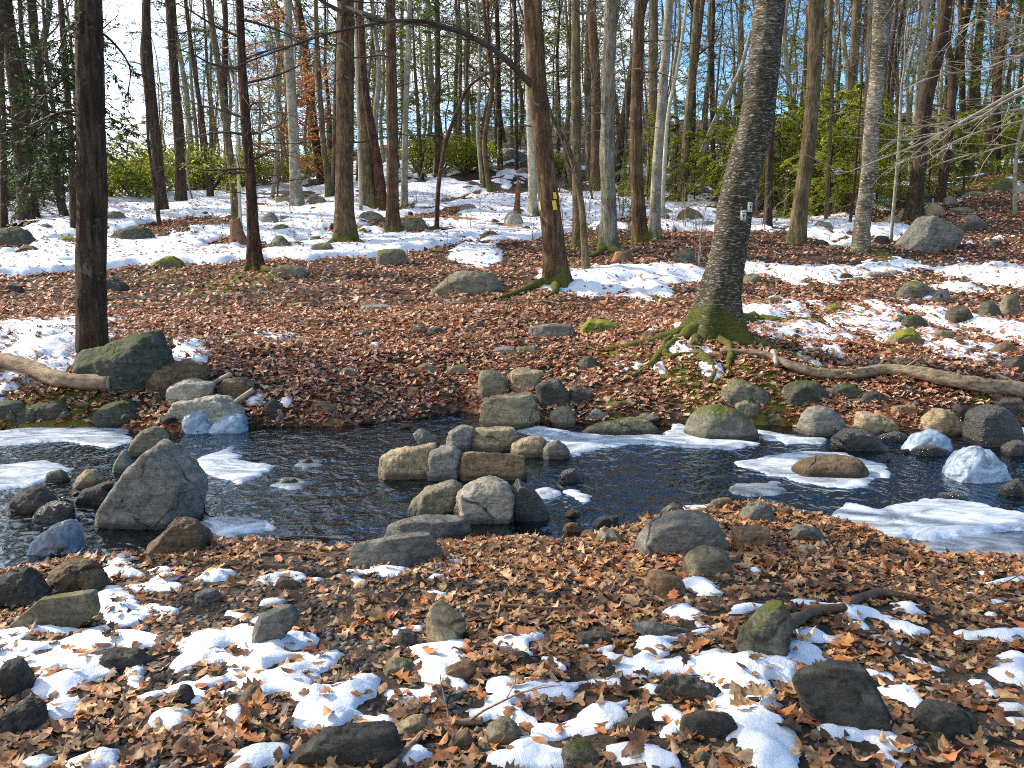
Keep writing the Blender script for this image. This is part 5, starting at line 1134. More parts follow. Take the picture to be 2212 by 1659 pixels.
# ------------------------------------------------------------------ birch roots, logs, sticks
def gtube(pts, w, rng, lift=.0, n=40, sides=10, rough=.12, sc=7):
    """tube lying on the ground along photo points; w photo widths"""
    W = np.array([P(a, b) for a, b in pts]); C = spline(W, n); Y = C[:, 1]
    r = np.interp(np.linspace(0, 1, n), np.linspace(0, 1, len(w)), w) * Y / F / 2
    C[:, 2] = C[:, 2] + r * (.35 + lift); return C, r
def ground_wood(label, cat, name, pts, w, mat, seed=0, lift=.3, n=60, sides=12, group=None, ends=None, twigs=0, part=None):
    rng = np.random.default_rng(seed + 70); C, r = gtube(pts, w, rng, lift, n, sides)
    # straighten vertical jitter so a stiff log bridges the bumps
    C[:, 2] = np.convolve(np.pad(C[:, 2], 8, mode='edge'), np.ones(17) / 17, 'valid') if n > 20 else C[:, 2]
    base = C[0].copy(); t = thing(name, label, cat, base, group)
    th = np.arange(sides) * 2 * math.pi / sides; mb = MB()
    mb.tube(C - base, r, sides, True); V = mb.v[0]
    c3 = np.repeat(C - base, sides, 0); body = V[:n * sides]; d = body - c3; rad = np.linalg.norm(d, axis=1)[:, None]
    ang = np.tile(th, n); q = np.stack([np.repeat(np.arange(n) * .15, sides), np.cos(ang) * 1.8, np.sin(ang) * 1.8], 1) + seed * 7
    V[:n * sides] = c3 + d * (1 + fbm(q, 5, 3, .6)[:, None] * .6)
    st = mb.obj(part or 'stem', mat, t)
    if twigs:
        m2 = MB()
        for k in range(twigs):
            i = rng.integers(n // 5, n - 2); dd = (C[i + 1] - C[i]); dd /= np.linalg.norm(dd); dd = dd * .5 + rng.normal(0, .5, 3); dd[2] = abs(dd[2]) * .6 + .1
            branch(m2, None, C[i] - base, dd, rng.uniform(.15, .5), r[i] * .4, rng, 3, 0, .05)
        m2.obj('side_twigs', mat, t)
    if ends:
        for e in ends:
            i, j = (0, 1) if e == 0 else (n - 1, n - 2); dv = C[i] - C[j]; dv /= np.linalg.norm(dv); m3 = MB()
            m3.tube([C[i] - base + dv * .003, C[i] - base + dv * .012], [r[i] * .92, r[i] * .88], 16, True); m3.obj('cut_end', LOGC, st)
    return t
ground_wood('long pale twisted driftwood trunk lying along the right bank', 'log', 'fallen_log', [(1555,764),(1620,770),(1665,782),(1709,803),(1781,824),(1850,822),(1906,812),(1960,816),(2031,837),(2110,850),(2260,872)], [10,16,19,20,23,27,29,31,36], DRIFT, 1, 1.0, 90, 16, twigs=3)
ground_wood('thick sawn log entering from the left edge to the dark boulder', 'log', 'fallen_log', [(-60,800),(0,800),(40,806),(90,824),(140,842),(237,850)], [34,34,33,34,35], LOG, 2, .9, 60, 18, ends=[1])
ground_wood('brown fallen log beyond the curved sapling beside the pale boulder', 'log', 'fallen_log', [(970,472),(1030,485),(1090,496),(1140,503)], [9,12,13,13], LOGR, 3, .6, 40, 10)
ground_wood('grey fallen log among the wood high on the snowy slope', 'log', 'fallen_log', [(1014,427),(1040,445),(1064,463)], [7,7,6], LOG, 4, .6, 24, 8)
ground_wood('thin fallen log in snow above the brown fallen one', 'log', 'fallen_log', [(880,425),(940,428),(1005,432)], [7,6,5], LOGD, 5, .5, 24, 8)
ground_wood('dark rotten log right of the small fallen logs', 'log', 'fallen_log', [(1050,440),(1090,452),(1130,455)], [9,9,8], LOGR, 6, .5, 24, 8)
ground_wood('grey branch with snow on it in the left of the clearing', 'branch', 'fallen_branch', [(420,737),(470,734),(520,731),(560,727),(625,732)], [8,9,9,8,6], LOG, 7, .6, 40, 8, twigs=3)
ground_wood('thin pale stick in the shaded leaves of the clearing', 'stick', 'fallen_stick', [(640,730),(690,735),(748,738)], [5,5,4], TWIGP, 8, .6, 24, 6)
ground_wood('long straight brown stick lying on the near leaves', 'stick', 'fallen_stick', [(1023,1316),(1100,1318),(1180,1322),(1240,1320)], [11,11,10,8], LOGD, 9, 1.4, 40, 10)
ground_wood('orange brown twig with knobby end at the bottom edge', 'branch', 'fallen_branch', [(845,1665),(880,1625),(915,1592),(960,1573),(1042,1565)], [18,16,16,17,20], LOG, 10, .7, 50, 12, twigs=2)
ground_wood('dark wet log bent round the mossy granite boulder', 'log', 'fallen_log', [(1668,1425),(1690,1390),(1720,1358),(1770,1334),(1822,1330)], [46,40,30,24,20], LOGD, 11, 1.3, 50, 14)
ground_wood('brown branch on the leaves right of the dark bent log', 'branch', 'fallen_branch', [(1828,1316),(1870,1300),(1910,1293),(1990,1302),(2085,1316)], [16,20,16,13,8], LOGD, 12, 1.2, 50, 10, twigs=2)
ground_wood('grey broken stick near the driftwood at the right edge', 'stick', 'fallen_stick', [(2140,810),(2180,828),(2225,852)], [9,12,13], TWIGP, 13, .8, 24, 8)
ground_wood('short broken grey stub standing beside the driftwood', 'stick', 'fallen_stick', [(1670,775),(1676,800)], [12,9], TWIGP, 14, 2.5, 12, 8)
ground_wood('little twig poking from the leaves near the slabs', 'stick', 'fallen_stick', [(600,1165),(660,1160),(740,1166)], [4,4,3], LOGD, 15, 1., 24, 6)
ground_wood('thin stick in the leaves at lower right of the slabs', 'stick', 'fallen_stick', [(560,1200),(620,1196),(690,1200)], [5,5,3], LOGD, 16, .8, 24, 6)
ground_wood('reddish log leaning into snow behind the straight brown trunk', 'log', 'fallen_log', [(1431,460),(1445,480),(1458,503)], [8,9,9], LOGR, 17, .8, 20, 8)
ground_wood('pile of broken sticks right of the shaggy trunk', 'branch', 'fallen_branch', [(1322,560),(1350,553),(1380,540),(1410,533)], [10,9,7,5], LOG, 18, .8, 30, 8, twigs=9)
ground_wood('fallen bare branch in leaves left of the birch', 'branch', 'fallen_branch', [(1400,600),(1440,590),(1490,600)], [5,5,3], TWIG, 19, .8, 24, 6, twigs=5)
ground_wood('thin long stick in the right leaves below the birch roots', 'stick', 'fallen_stick', [(1780,870),(1850,868),(1920,862)], [6,6,4], TWIG, 20, .8, 24, 6)
ground_wood('dark stick crossing the right bank by the split cubic rock', 'stick', 'fallen_stick', [(2000,770),(2060,778),(2110,772)], [6,5,4], LOGD, 21, .8, 24, 6)
ground_wood('dark branch lying in snow at the far right slope', 'branch', 'fallen_branch', [(2050,400),(2110,385),(2180,372)], [7,6,5], LOGD, 22, .8, 24, 6, twigs=4)
def plank(label, a, b, w, mat, Y):
    A, B = atY(*a, Y), atY(*b, Y + .15); t = thing('fallen_stick', label, 'stick', A); mb = MB(); C = spline([A, (A + B) / 2 + [0, 0, .01], B], 14) - A
    mb.tube(C, np.full(14, w * Y / F / 2) * np.linspace(.8, 1.1, 14), 7, True); mb.obj('stem', mat, t)
plank('tan split plank leaning on the left bank rocks', (478,893), (548,842), 11, LOGC, P(505, 905)[1] - .05)
plank('shorter tan split stick behind the tan plank', (433,846), (500,808), 11, LOGC, P(465, 850)[1])
def stump(label, cx, by, w, h, mat, seed, lean=0):
    rng = np.random.default_rng(seed); g = P(cx, by); Y = g[1]; r = w * Y / F / 2; hh = h * Y / F
    G, q, C, rr, X, Yv = trunk_mesh(np.array([[0, 0, -.1], [lean * .3 * hh, 0, hh * .4], [lean * hh, 0, hh]]), np.array([r, r * .8, r * .62]), 22, .05, rng, 'shag', .5, 5, .2)
    k = rng.uniform(-.22, .12, 22) * hh; k = (k + np.roll(k, 1)) / 2
    for j in (1, 2, 3): G[-j, :, 2] += k * (1.1 - .3 * j)
    t = thing('tree_stump', label, 'stump', g); build('trunk', np.concatenate([G.reshape(-1, 3), [[G[-2, :, 0].mean(), 0, hh * .8]]]), [q, np.stack([np.arange(22) + (len(C) - 1) * 22, (np.arange(22) + 1) % 22 + (len(C) - 1) * 22, np.full(22, len(C) * 22)], 1)], mat, t)
stump('brown rotten stump left of the slim red brown trunk', 515, 526, 34, 54, LOGR, 1, -.1)
stump('tall broken reddish stump left of the blazed centre trunk', 1117, 464, 15, 74, LOGR, 2, .05)
stump('short broken stump high on the snowy slope', 960, 385, 9, 22, LOGR, 3)
stump('torn low stump with twigs in front of the shaggy trunk', 1345, 566, 40, 22, LOGR, 4)
stump('thin broken snag up the snowy slope left of the centre trunk', 1045, 402, 8, 26, LOGD, 5)
ROOTM = bark_mat('mossy_root', (.05, .038, .022), (.15, .115, .075), (.30, .26, .19), (6, 6, 6), 1.2, 'furrow', 1.05)
def roots():
    t = T35; b = np.array(t.location); tr = t.children[0]
    def root(pts, w, mat, seed, lift=.1, n=60):
        rng = np.random.default_rng(seed); C, r = gtube(pts, w, rng, lift, n); C[:, 2] = np.convolve(np.pad(C[:, 2], 3, mode='edge'), np.ones(7) / 7, 'valid')
        C += fbm(C * 2.6, 4, seed)[:, None] * np.array([.10, .03, .03]); r = r * (1 + fbm(C * 7, 3, seed) * .6) * np.linspace(1, .75, n); mb = MB(); mb.tube(C - b, r, 14)
        V = mb.v[0]; c3 = np.repeat(C - b, 14, 0); V[:] = c3 + (V - c3) * (1 + fbm(V * 12 + seed, 4, 3)[:, None] * .5); mb.obj('root', mat, tr)
    M = ROOTM
    root([(1525,712),(1480,722),(1445,728),(1400,742),(1340,752),(1262,762)], [40,28,24,22,16,8], M, 1, .0)
    root([(1500,722),(1450,745),(1425,764),(1400,790),(1370,812),(1345,824)], [34,24,20,18,14,8], M, 2)
    root([(1450,735),(1432,752),(1442,774),(1480,768),(1530,772)], [16,16,13,10,7], M, 3, .5)
    root([(1590,700),(1630,693),(1680,697),(1730,694),(1765,700)], [36,26,22,16,10], M, 4)
    root([(1580,715),(1620,735),(1650,748),(1690,762),(1740,790),(1790,815)], [30,22,18,14,11,8], M, 5, 0)
    root([(1560,735),(1580,764),(1572,795),(1585,815)], [20,17,15,10], M, 7, .3)
    root([(1505,735),(1515,770),(1540,800),(1530,830)], [24,22,20,10], M, 8, -.1)
roots()
def root_of(t, pts, w, mat, seed):
    rng = np.random.default_rng(seed); b = np.array(t.location); C, r = gtube(pts, w, rng, .3, 30); mb = MB(); mb.tube(C - b, r, 10); mb.obj('root', mat, t.children[0])
root_of(T22, [(1190,612),(1150,626),(1110,640),(1070,648)], [26,18,14,6], ROOTM, 1); root_of(T22, [(1215,610),(1250,622),(1290,630)], [22,14,6], ROOTM, 2); root_of(T22, [(1200,618),(1198,635),(1180,645)], [24,16,8], ROOTM, 3)
root_of(T12, [(725,530),(700,540),(675,545)], [22,14,6], ROOTM, 4); root_of(T12, [(765,528),(785,533),(805,538)], [22,14,6], ROOTM, 5)
root_of(T8, [(560,580),(590,588),(640,592),(690,594)], [18,12,9,4], BARK['red'], 6); root_of(T15, [(845,508),(830,515),(815,518)], [16,10,5], ROOTM, 7)
root_of(T26, [(1305,545),(1290,552),(1270,556)], [18,14,6], ROOTM, 8); root_of(T26, [(1325,545),(1345,550),(1370,553)], [18,12,6], ROOTM, 9)
# ------------------------------------------------------------------ the woods behind
def proto_bare(name, seed, Ht, r0, bark, crook=.25, foliage=None, fmat=None, fn=34, fz=.38):
    rng = np.random.default_rng(seed); n = 7
    W = np.zeros((n, 3)); W[:, 2] = np.linspace(-.2, Ht, n); W[1:, :2] = np.cumsum(rng.normal(0, crook * Ht / 14, (n - 1, 2)), 0)
    rad = r0 * np.linspace(1, .18, n) ** .9
    t = thing(name, '', 'tree', (0, 0, 0))
    G, q, C, r, X, Y = trunk_mesh(W, rad, 8, .35, rng, 'smooth', .3)
    build('trunk', G.reshape(-1, 3), [q], BARK[bark], t)
    mb, lf = MB(), MB()
    if foliage is None:
        crown_bare(mb, C, r, rng, Ht * .3, 17, (1.4, 3.6), 1, 6, .10); crown_dead(mb, C, r, rng, 1.5, Ht * .5, 12, (.5, 1.8), subs=6)
    else:
        crown_dead(mb, C, r, rng, 1.2, Ht * .4, 14, (.8, 2.2), None, None, 7); crown_dead(mb, C, r, rng, Ht * fz, Ht, fn, (1.2, 3.0), lf, foliage, 8)
    cr = mb.obj('crown', TWIG if bark in ('grey', 'olive') else TWIGD, t)
    if lf.n: lf.obj('foliage', fmat or HEMD, cr)
    return t
def copy_tree(o, parent=None):
    c = o.copy(); COL.objects.link(c)
    if parent is not None: c.parent = parent
    for ch in list(o.children): copy_tree(ch, c)
    return c
def put(proto, first, loc, rz, sc, label, group=None, cat=None):
    if first: o = proto
    else: o = copy_tree(proto)
    o.location = [float(v) for v in loc]; o.rotation_euler = (0, 0, rz); o.scale = (sc, sc, sc); o['label'] = label
    if group: o['group'] = group
    return o
protos = [proto_bare('bare_tree', 100 + i, h, r, b) for i, (h, r, b) in enumerate([(14, .13, 'grey'), (15, .16, 'olive'), (12, .09, 'olive'), (16, .19, 'dark'), (11, .07, 'grey'), (13, .12, 'brown'), (9, .05, 'olive')])]
hemp = [proto_bare('hemlock_tree', 120 + i, h, r, 'dark', .08, (5, .16, .03)) for i, (h, r) in enumerate([(13, .15), (15, .18)])]
hemp.append(proto_bare('hemlock_tree', 130, 9.5, .13, 'dark', .08, (7, .16, .035), HEMD, 40, .58))
OL = [proto_bare('hemlock_tree', 140 + i, h, .12, 'olive', .08, (15, .13, .026), HEMO, 70, .12) for i, h in enumerate((10, 12))]
rng = np.random.default_rng(77); used = set(); placed = []
k = 0
while k < 195:
    Y = 33 + 75 * rng.uniform(0, 1) ** 1.25; tt = rng.uniform(-.66, .66)
    if -.475 < tt < -.385 and rng.uniform() < .96: continue
    if tt < -.2 and rng.uniform() < .25: continue
    X = tt * Y
    if any((X - a) ** 2 + (Y - b) ** 2 < 1.2 for a, b in placed): continue
    placed.append((X, Y)); i = int(rng.integers(0, 7)); far = Y > 55
    put(protos[i], i not in used, (X, Y, Hs(X, Y)), rng.uniform(0, 6.28), rng.uniform(.85, 1.25),
        'slender bare tree of the far woods, one of many alike up the slope' if far else 'slender bare tree in the middle distance, one of many alike behind the big trunks',
        'slender bare trees of the far woods' if far else 'slender bare trees in the middle distance'); used.add(i); k += 1
UP = [proto_bare('understory_tree', 160 + i, h, r, b, .35) for i, (h, r, b) in enumerate([(6, .035, 'olive'), (5, .03, 'grey'), (7, .045, 'olive')])]
used = set(); k = 0
while k < 125:
    Y = 30 + 50 * rng.uniform(0, 1); tt = rng.uniform(-.64, .64)
    if -.475 < tt < -.385 and rng.uniform() < .8: continue
    if Y < 40 and -.4 < tt < .02 and rng.uniform() < .6: continue
    X = tt * Y; i = int(rng.integers(0, 3)); put(UP[i], i not in used, (X, Y, Hs(X, Y)), rng.uniform(0, 6.28), rng.uniform(.7, 1.2), 'small twiggy understory tree, one of many tangled under the back woods', 'small twiggy understory trees'); used.add(i); k += 1
used = set(); k = 0
for tt, Y in ((-.56, 30), (-.53, 38), (-.50, 44), (-.36, 42), (-.31, 36), (-.33, 52), (-.20, 48), (-.13, 44), (-.06, 52), (.02, 58), (.05, 47), (.10, 60), (.33, 46), (.40, 44), (.45, 50), (.50, 42), (.55, 46), (.60, 38), (-.60, 46)):
    i = k % 2; X = tt * Y
    put(hemp[i], i not in used, (X, Y, Hs(X, Y)), k * 1.7, .8 + .07 * (k % 5), 'dark feathery hemlock scattered among the bare trees behind', 'dark hemlocks in the back woods'); used.add(i); k += 1
used = set()
for k, (tt, Y, s) in enumerate(((-.10, 39, .9), (-.055, 44, .95), (-.02, 48, .9), (.02, 42, .7), (-.125, 47, 1.), (.06, 52, .9), (.13, 40, .7), (-.24, 43, .8), (.22, 45, .8), (.47, 36, .8), (.53, 34, .75), (-.08, 58, 1.), (-.04, 62, 1.), (.00, 55, .9), (.035, 60, 1.), (.08, 57, 1.), (-.15, 60, .9), (.105, 50, .8), (.17, 54, .9), (.27, 52, .9), (.36, 50, .9), (.42, 48, .8), (-.28, 52, .8), (-.34, 40, .6), (-.21, 56, .9), (-.385, 46, .5), (-.17, 40, .7), (.57, 42, .8), (.31, 40, .7))):
    i = k % 2; X = tt * Y
    put(OL[i], i not in used, (X, Y, Hs(X, Y)), k * 1.9, s, 'loose olive green hemlock with branches to the ground, one of several up the slope', 'olive green hemlocks up the slope'); used.add(i)
# ------------------------------------------------------------------ young hemlocks
def proto_young(seed, Ht, Rr, mat):
    rng = np.random.default_rng(seed); t = thing('young_hemlock', '', 'tree', (0, 0, 0)); mb, lf = MB(), MB()
    W = np.zeros((6, 3)); W[:, 2] = np.linspace(-.1, Ht, 6); W[1:, :2] = np.cumsum(rng.normal(0, .03, (5, 2)), 0); C = spline(W, 30)
    m0 = MB(); m0.tube(C, np.linspace(.035, .008, 30), 7); m0.obj('trunk', BARK['red'], t)
    n = int(40 * Ht / 3)
    for k in range(n):
        f = (k + rng.uniform(0, 1)) / n; z = .25 + (Ht - .3) * f; a = rng.uniform(0, 6.28); i = min(29, int(f * 29))
        d = np.array([math.cos(a), math.sin(a), rng.uniform(-.05, .3)])
        branch(mb, lf, [C[i, 0], C[i, 1], z], d, Rr * (1.05 - .75 * f) * rng.uniform(.6, 1.25), .012, rng, 9, 0, .3, 0, True, (15, .085, .013), .10, 3)
    cr = mb.obj('crown', TWIGD, t); lf.obj('foliage', mat, cr); return t
YH = [proto_young(200, 3.2, 1.45, HEML), proto_young(201, 3.8, 1.65, HEML), proto_young(202, 2.4, 1.4, HEML)]
YD = [proto_young(210, 3.0, 1.4, HEMD), proto_young(211, 4.0, 1.5, HEMD)]  # same young hemlock with darker needles, shade painted into their colour
def stand(lst, protos_, grp):
    used = set()
    for k, (px, py, hpx, lab) in enumerate(lst):
        q = P(px, py, False); i = k % len(protos_); hh = hpx * q[1] / F
        put(protos_[i], i not in used, q, k * 2.1 + .5, hh / (3.2, 3.8, 2.4)[i] if protos_ is YH else hh / (3.0, 4.0)[i], lab, grp); used.add(i)
stand([(1620, 458, 225, 'sunlit young hemlock showing just right of the birch'), (1680, 452, 240, 'young hemlock left of the olive brown trunk'), (1790, 476, 265, 'bushy young hemlock right of the olive brown trunk'), (1850, 462, 275, 'tall young hemlock behind the pale birch'),
    (1548, 438, 200, 'young hemlock left of the birch behind the leaning trunk'), (1500, 436, 150, 'low young hemlock left of the leaning trunk'), (1940, 452, 190, 'young hemlock right of the pale birch'), (1735, 446, 250, 'young hemlock behind the olive brown trunk'),
    (2080, 418, 170, 'young hemlock right of the crooked dark trunk'), (1345, 470, 130, 'thin young hemlock right of the shaggy trunk'), (1400, 440, 190, 'young hemlock with long open sprays behind the straight brown trunk'), (1460, 420, 170, 'young hemlock left of the trunk with dead leaves'), (1590, 442, 210, 'young hemlock hidden by the birch'),
    (1895, 446, 215, 'young hemlock between the pale birch and the bending trunk'), (2005, 425, 170, 'young hemlock behind the bending dark trunk'), (2190, 392, 150, 'young hemlock at the right edge'), (1650, 446, 200, 'dense young hemlock behind the sunlit one right of the birch'), (1820, 440, 235, 'young hemlock filling the gap behind the bushy one'), (1705, 436, 215, 'young hemlock deep behind the olive brown trunk'), (1765, 432, 235, 'second young hemlock deep behind the olive brown trunk'),
    (280, 425, 165, 'pale green young hemlock right of the big left trunk'), (335, 415, 140, 'pale green young hemlock beside the burl trunk'), (240, 430, 130, 'young hemlock touching the big left trunk'), (430, 412, 90, 'low young hemlock in the laurels')], YH, 'young sunlit hemlocks')
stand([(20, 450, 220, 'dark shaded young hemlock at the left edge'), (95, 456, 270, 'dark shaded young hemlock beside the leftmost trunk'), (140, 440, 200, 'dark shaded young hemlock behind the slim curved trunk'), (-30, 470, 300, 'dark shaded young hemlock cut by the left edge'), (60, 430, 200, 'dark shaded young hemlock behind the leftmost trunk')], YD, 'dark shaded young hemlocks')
# ------------------------------------------------------------------ laurel shrubs
def proto_laurel(seed, mat):
    rng = np.random.default_rng(seed); t = thing('laurel_shrub', '', 'shrub', (0, 0, 0)); mb = MB(); tips = []
    for k in range(26):
        a = rng.uniform(0, 6.28); L = rng.uniform(.5, 1.05); d = np.array([math.cos(a) * rng.uniform(.2, 1), math.sin(a) * rng.uniform(.2, 1), rng.uniform(.4, 1)]); d /= np.linalg.norm(d)
        P_ = np.array([[0, 0, -.05], d * L * .5 + rng.normal(0, .05, 3), d * L]); mb.tube(P_, [.014, .009, .004], 4)
        for j in range(9): tips.append(P_[1] + (P_[2] - P_[1]) * rng.uniform(.1, 1) + rng.normal(0, .11, 3))
    mb.obj('stems', TWIG, t); tips = np.repeat(np.array(tips), 7, 0) + rng.normal(0, .055, (26 * 9 * 7, 3))
    V, T = leaves(tips, rng.uniform(.05, .10, len(tips)), KITV, KITT, rng, .7, 1.); lf = MB(); lf.add(V, None, T); lf.obj('foliage', mat, t, False); return t
LP = [proto_laurel(s, LAUR) for s in (1, 2, 3)]
used = set()
for k, (px, py, w, lab) in enumerate([(238, 428, 90, 'yellow green laurel next to the big left trunk'), (290, 430, 100, 'yellow green laurel below the burl trunk'), (345, 424, 105, 'bright laurel between the burl and green sprig trunks'), (400, 418, 100, 'bright laurel behind the green sprig trunk'), (455, 414, 100, 'laurel under the thin leaning dark trunk'), (505, 412, 85, 'laurel left of the slim red brown trunk'),
    (575, 404, 80, 'laurel right of the slim red brown trunk'), (608, 398, 70, 'laurel left of the beech'), (10, 440, 100, 'dark laurel at the left edge'), (75, 436, 110, 'dark laurel behind the leftmost trunk'), (670, 385, 70, 'pale laurel right of the beech'), (712, 380, 60, 'pale laurel behind the thin grey trunk'),
    (900, 372, 75, 'laurel at the left of the snowy crest'), (950, 374, 90, 'laurel behind the curved sapling'), (1000, 372, 85, 'laurel clump on the snowy crest'), (1045, 366, 60, 'laurel at the right end of the crest clump'), (1180, 378, 60, 'laurel behind the blazed centre trunk'), (1225, 380, 50, 'laurel under the thin leaning stem'),
    (2050, 372, 90, 'laurel behind the crooked dark trunk'), (2105, 352, 100, 'laurel left of the white blazed trunk'), (2180, 345, 110, 'laurel at the right edge behind the white blazed trunk'), (2140, 318, 100, 'laurel high on the right slope'), (2215, 320, 100, 'laurel cut by the right edge high on the slope'), (1965, 388, 80, 'laurel left of the bending dark trunk'),
    (320, 408, 90, 'laurel in the second row behind the burl trunk'), (430, 402, 90, 'laurel in the second row behind the thin leaning trunk'), (540, 396, 80, 'laurel in the second row behind the red brown trunk')]):
    q = P(px, py, False); put(LP[k % 3], k % 3 not in used, q, k * 1.3, w * q[1] / F / 1.0, lab, 'laurel shrubs'); used.add(k % 3)
# ------------------------------------------------------------------ rust leaved trees
def rust_tree(label, px, py, Ht, r0, zlo, zhi, n, seed, dens, Y=None):
    rng = np.random.default_rng(seed); q = P(px, py, False)
    if Y: a = atY(px, py, Y); q = np.array([a[0], Y, Hs(a[0], Y)])
    t = thing('rust_leaved_tree', label, 'tree', q); W = np.zeros((6, 3)); W[:, 2] = np.linspace(-.2, Ht, 6); W[1:, :2] = np.cumsum(rng.normal(0, .2, (5, 2)), 0)
    G, f, C, r, X, Yv = trunk_mesh(W, r0 * np.linspace(1, .2, 6), 8, .3, rng, 'smooth', .3); build('trunk', G.reshape(-1, 3), [f], BARK['grey'], t)
    mb, lf = MB(), MB(); 
    for k in range(n):
        z = zlo + (zhi - zlo) * (k + rng.uniform()) / n; i = int(np.clip(np.searchsorted(C[:, 2], z), 1, len(C) - 2)); a = rng.uniform(0, 6.28)
        branch(mb, lf, C[i], [math.cos(a), math.sin(a), rng.uniform(.0, .6)], rng.uniform(.9, 2.3), max(.012, r[i] * .3), rng, 8, 0, .08, .03, True, dens, .35)
    cr = mb.obj('crown', TWIG, t); lf.obj('foliage', RUST, cr)
rust_tree('low bushy tree holding bright rust orange leaves left of the beech', 600, 404, 5.2, .05, .3, 4.6, 50, 1, (6, .11, .045))
rust_tree('low bushy tree holding rust orange leaves right of the beech', 668, 398, 5., .05, .3, 4.5, 50, 2, (6, .11, .045))
rust_tree('taller thin tree with scattered rust leaves above the orange ones', 585, 398, 9.5, .07, 3.8, 9.2, 34, 3, (6, .10, .04), 33)
rust_tree('taller thin tree with rust leaves right above the orange ones', 650, 398, 9, .06, 3.5, 8.8, 26, 5, (5, .10, .04), 34)
rust_tree('thin tree with a few brown leaves at the upper right edge', 2200, 390, 9, .06, 3.0, 8.0, 18, 4, (3, .09, .036), 24)
# ------------------------------------------------------------------ small bare saplings
def proto_sap(seed, h):
    rng = np.random.default_rng(seed); t = thing('bare_sapling', '', 'sapling', (0, 0, 0)); mb = MB()
    for s in range(rng.integers(1, 4)):
        d = np.array([rng.normal(0, .16), rng.normal(0, .16), 1.]); W = np.array([[0, 0, -.05], d * h * .4 + rng.normal(0, .03, 3), d * h * .75 + rng.normal(0, .06, 3), d * h + rng.normal(0, .08, 3)]); C = spline(W, 14); mb.tube(C, np.linspace(.011, .003, 14), 4)
        for k in range(7):
            i = rng.integers(3, 13); a = rng.uniform(0, 6.28); branch(mb, None, C[i], [math.cos(a), math.sin(a), .8], h * rng.uniform(.15, .4), .005, rng, 3, 0, 0, .05, True, None, .3, 3)
    mb.obj('stems', TWIG, t); return t
SP = [proto_sap(s, 1.3) for s in (1, 2, 3, 4)]
used = set()
rs = np.random.default_rng(9)
sp = [(1508, 583, 150), (1505, 570, 120), (628, 472, 60), (1218, 500, 110), (1040, 470, 70), (1290, 520, 90), (965, 545, 60), (1352, 520, 120), (1450, 530, 90), (1380, 480, 80), (1200, 470, 80), (420, 480, 50), (700, 470, 60), (480, 500, 50), (1650, 500, 80), (1690, 480, 70), (1560, 480, 80), (1340, 470, 90), (1250, 455, 80), (1480, 500, 100), (1090, 430, 70), (1015, 500, 60), (900, 440, 50), (1560, 520, 70), (1790, 520, 80), (330, 470, 40), (1150, 520, 70), (1270, 480, 90), (560, 460, 50), (1630, 470, 90), (2110, 470, 70), (1960, 430, 80), (1420, 560, 60), (1510, 540, 100)]
for k, (px, py, h) in enumerate(sp):
    q = P(px, py, False); put(SP[k % 4], k % 4 not in used, q, k * 2.3, h * q[1] / F / 1.3, 'knee high bare twiggy sapling standing in the snow and leaves among the trunks', 'small bare saplings'); used.add(k % 4)
# ------------------------------------------------------------------ tree outside the right edge whose pale branches reach in
rgt = np.random.default_rng(15)
xo = atY(2330, 600, 10.5); t = thing('bare_tree', 'tree just outside the right edge whose long pale bare branches sweep into the picture', 'tree', (xo[0], 10.5, Hs(xo[0], 10.5)))
G, f, C, r, X, Yv = trunk_mesh(np.array([[0, 0, -.1], [.05, 0, 2], [.1, .1, 5], [.1, .2, 9]]), np.array([.13, .11, .08, .03]), 18, .1, rgt, 'smooth', .4); build('trunk', G.reshape(-1, 3), [f], BARK['grey'], t)
mb = MB(); b0 = np.array(t.location)
for pts, w in (([(2330,150),(2212,190),(2120,240),(2000,305),(1900,345),(1830,372),(1800,378)], 9), ([(2330,170),(2200,205),(2100,262),(1980,300),(1900,300),(1810,295)], 7), ([(2330,220),(2212,235),(2060,262),(1960,275),(1880,262)], 6), ([(2330,230),(2212,260),(2100,290),(2010,330),(1930,350)], 6), ([(2330,120),(2212,120),(2120,150),(2040,160),(1980,180)], 6), ([(2330,40),(2212,60),(2130,40),(2060,70)], 7), ([(2330,330),(2212,310),(2120,330),(2060,335)], 5), ([(2330,60),(2230,90),(2170,60),(2110,10)], 6)):
    W = np.array([atY(a, b, 10.3 - .15 * k_) for k_, (a, b) in enumerate(pts)]); C = spline(W, 30) - b0; C[0] = [0.08, 0.1, C[0][2]]; mb.tube(C, np.linspace(w, 1.3, 30) * 10 / F / 2, 5)
    for k in range(11):
        i = rgt.integers(6, 29); d = C[min(i + 1, 29)] - C[i - 1]; d /= np.linalg.norm(d); branch(mb, None, C[i], d * .9 + rgt.normal(0, .35, 3), rgt.uniform(.25, .7), .006, rgt, 3, 0, .05)
mb.obj('crown', TWIGP, t)
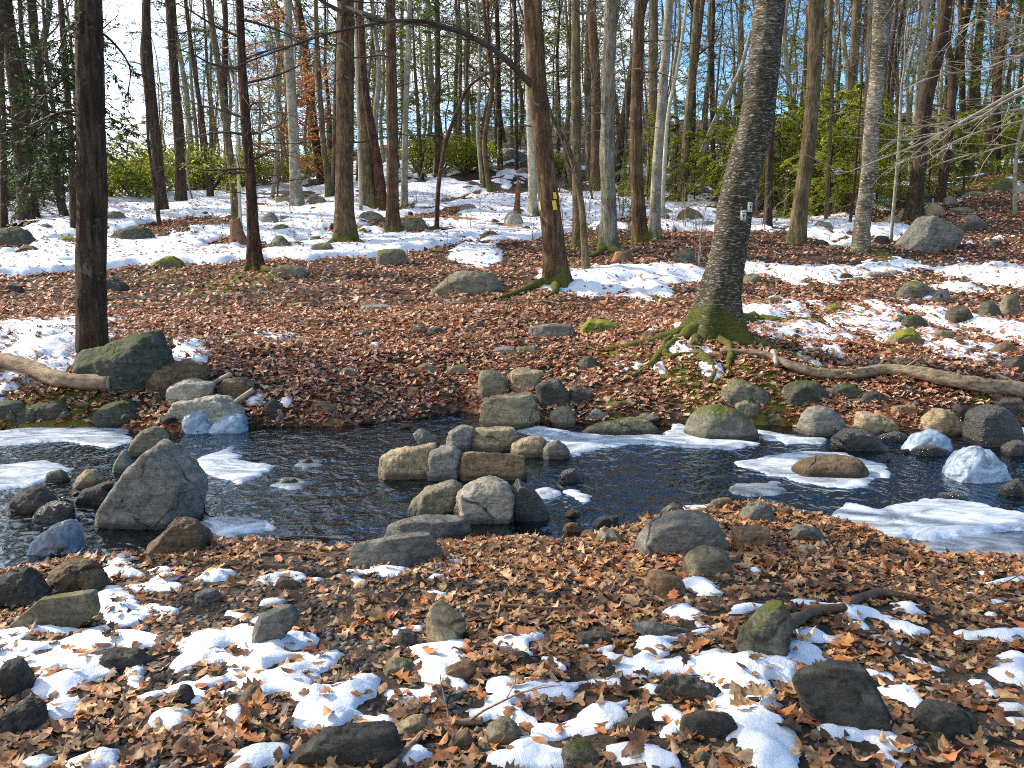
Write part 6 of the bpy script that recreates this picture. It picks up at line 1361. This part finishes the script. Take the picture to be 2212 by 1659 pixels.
# ------------------------------------------------------------------ trees outside the left edge: they stand between the low sun and the near bank
used = set()
for k, (x, y, i, s) in enumerate(SHADE):
    p_ = (hemp[i - 10] if i >= 10 else protos[i])
    put(p_, (i == 12), (x, y, Hs(x, y)), k * 1.9, s, 'tree of the same wood standing outside the picture on the left that shades the stream', 'trees outside the left edge')
# ------------------------------------------------------------------ light
w = bpy.data.worlds.new("World"); S.world = w; w.use_nodes = True; nt = w.node_tree; N = nt.nodes.new; bg = nt.nodes['Background']
sky = N('ShaderNodeTexSky'); sky.sky_type = 'NISHITA'; sky.sun_disc = False; sky.sun_elevation = R(SUN_EL); sky.sun_rotation = R(SUN_AZ); sky.ozone_density = 3.; sky.dust_density = .4
hs = N('ShaderNodeHueSaturation'); hs.inputs['Saturation'].default_value = 1.28; hs.inputs['Value'].default_value = 1.15; nt.links.new(sky.outputs[0], hs.inputs['Color'])
tc = N('ShaderNodeTexCoord'); mp = N('ShaderNodeMapping'); mp.inputs['Scale'].default_value = (1, 1, 2.4); nt.links.new(tc.outputs['Generated'], mp.inputs[0])
n1 = noise(nt, mp.outputs[0], 3.2, 7, .6, .4)
sx = N('ShaderNodeSeparateXYZ'); nt.links.new(tc.outputs['Generated'], sx.inputs[0]); n1 = math_(nt, 'SUBTRACT', n1, math_(nt, 'MULTIPLY', math_(nt, 'ADD', sx.outputs[0], .12), .38))
nt.links.new(mixc(nt, ramp(nt, n1, [(.42, 0.), (.58, .95)]), hs.outputs[0], CLOUD), bg.inputs[0]); bg.inputs[1].default_value = SKY
ld = bpy.data.lights.new('sun', 'SUN'); ld.energy = SUN; ld.angle = R(.5); ld.color = (1, .92, .80); lo = bpy.data.objects.new('sun', ld); COL.objects.link(lo)
el, az = R(SUN_EL), R(SUN_AZ); sd = Vector((math.sin(az) * math.cos(el), math.cos(az) * math.cos(el), math.sin(el))); lo.rotation_euler = sd.to_track_quat('Z', 'Y').to_euler(); lo.location = sd * 60
S.view_settings.view_transform = 'Standard'; S.view_settings.look = 'None'; S.view_settings.gamma = 1; S.view_settings.exposure = EXPO
S.cycles.max_bounces = 8; S.cycles.transparent_max_bounces = 12; S.cycles.use_denoising = False; S.cycles.filter_width = 1.0; S.cycles.sample_clamp_indirect = 4
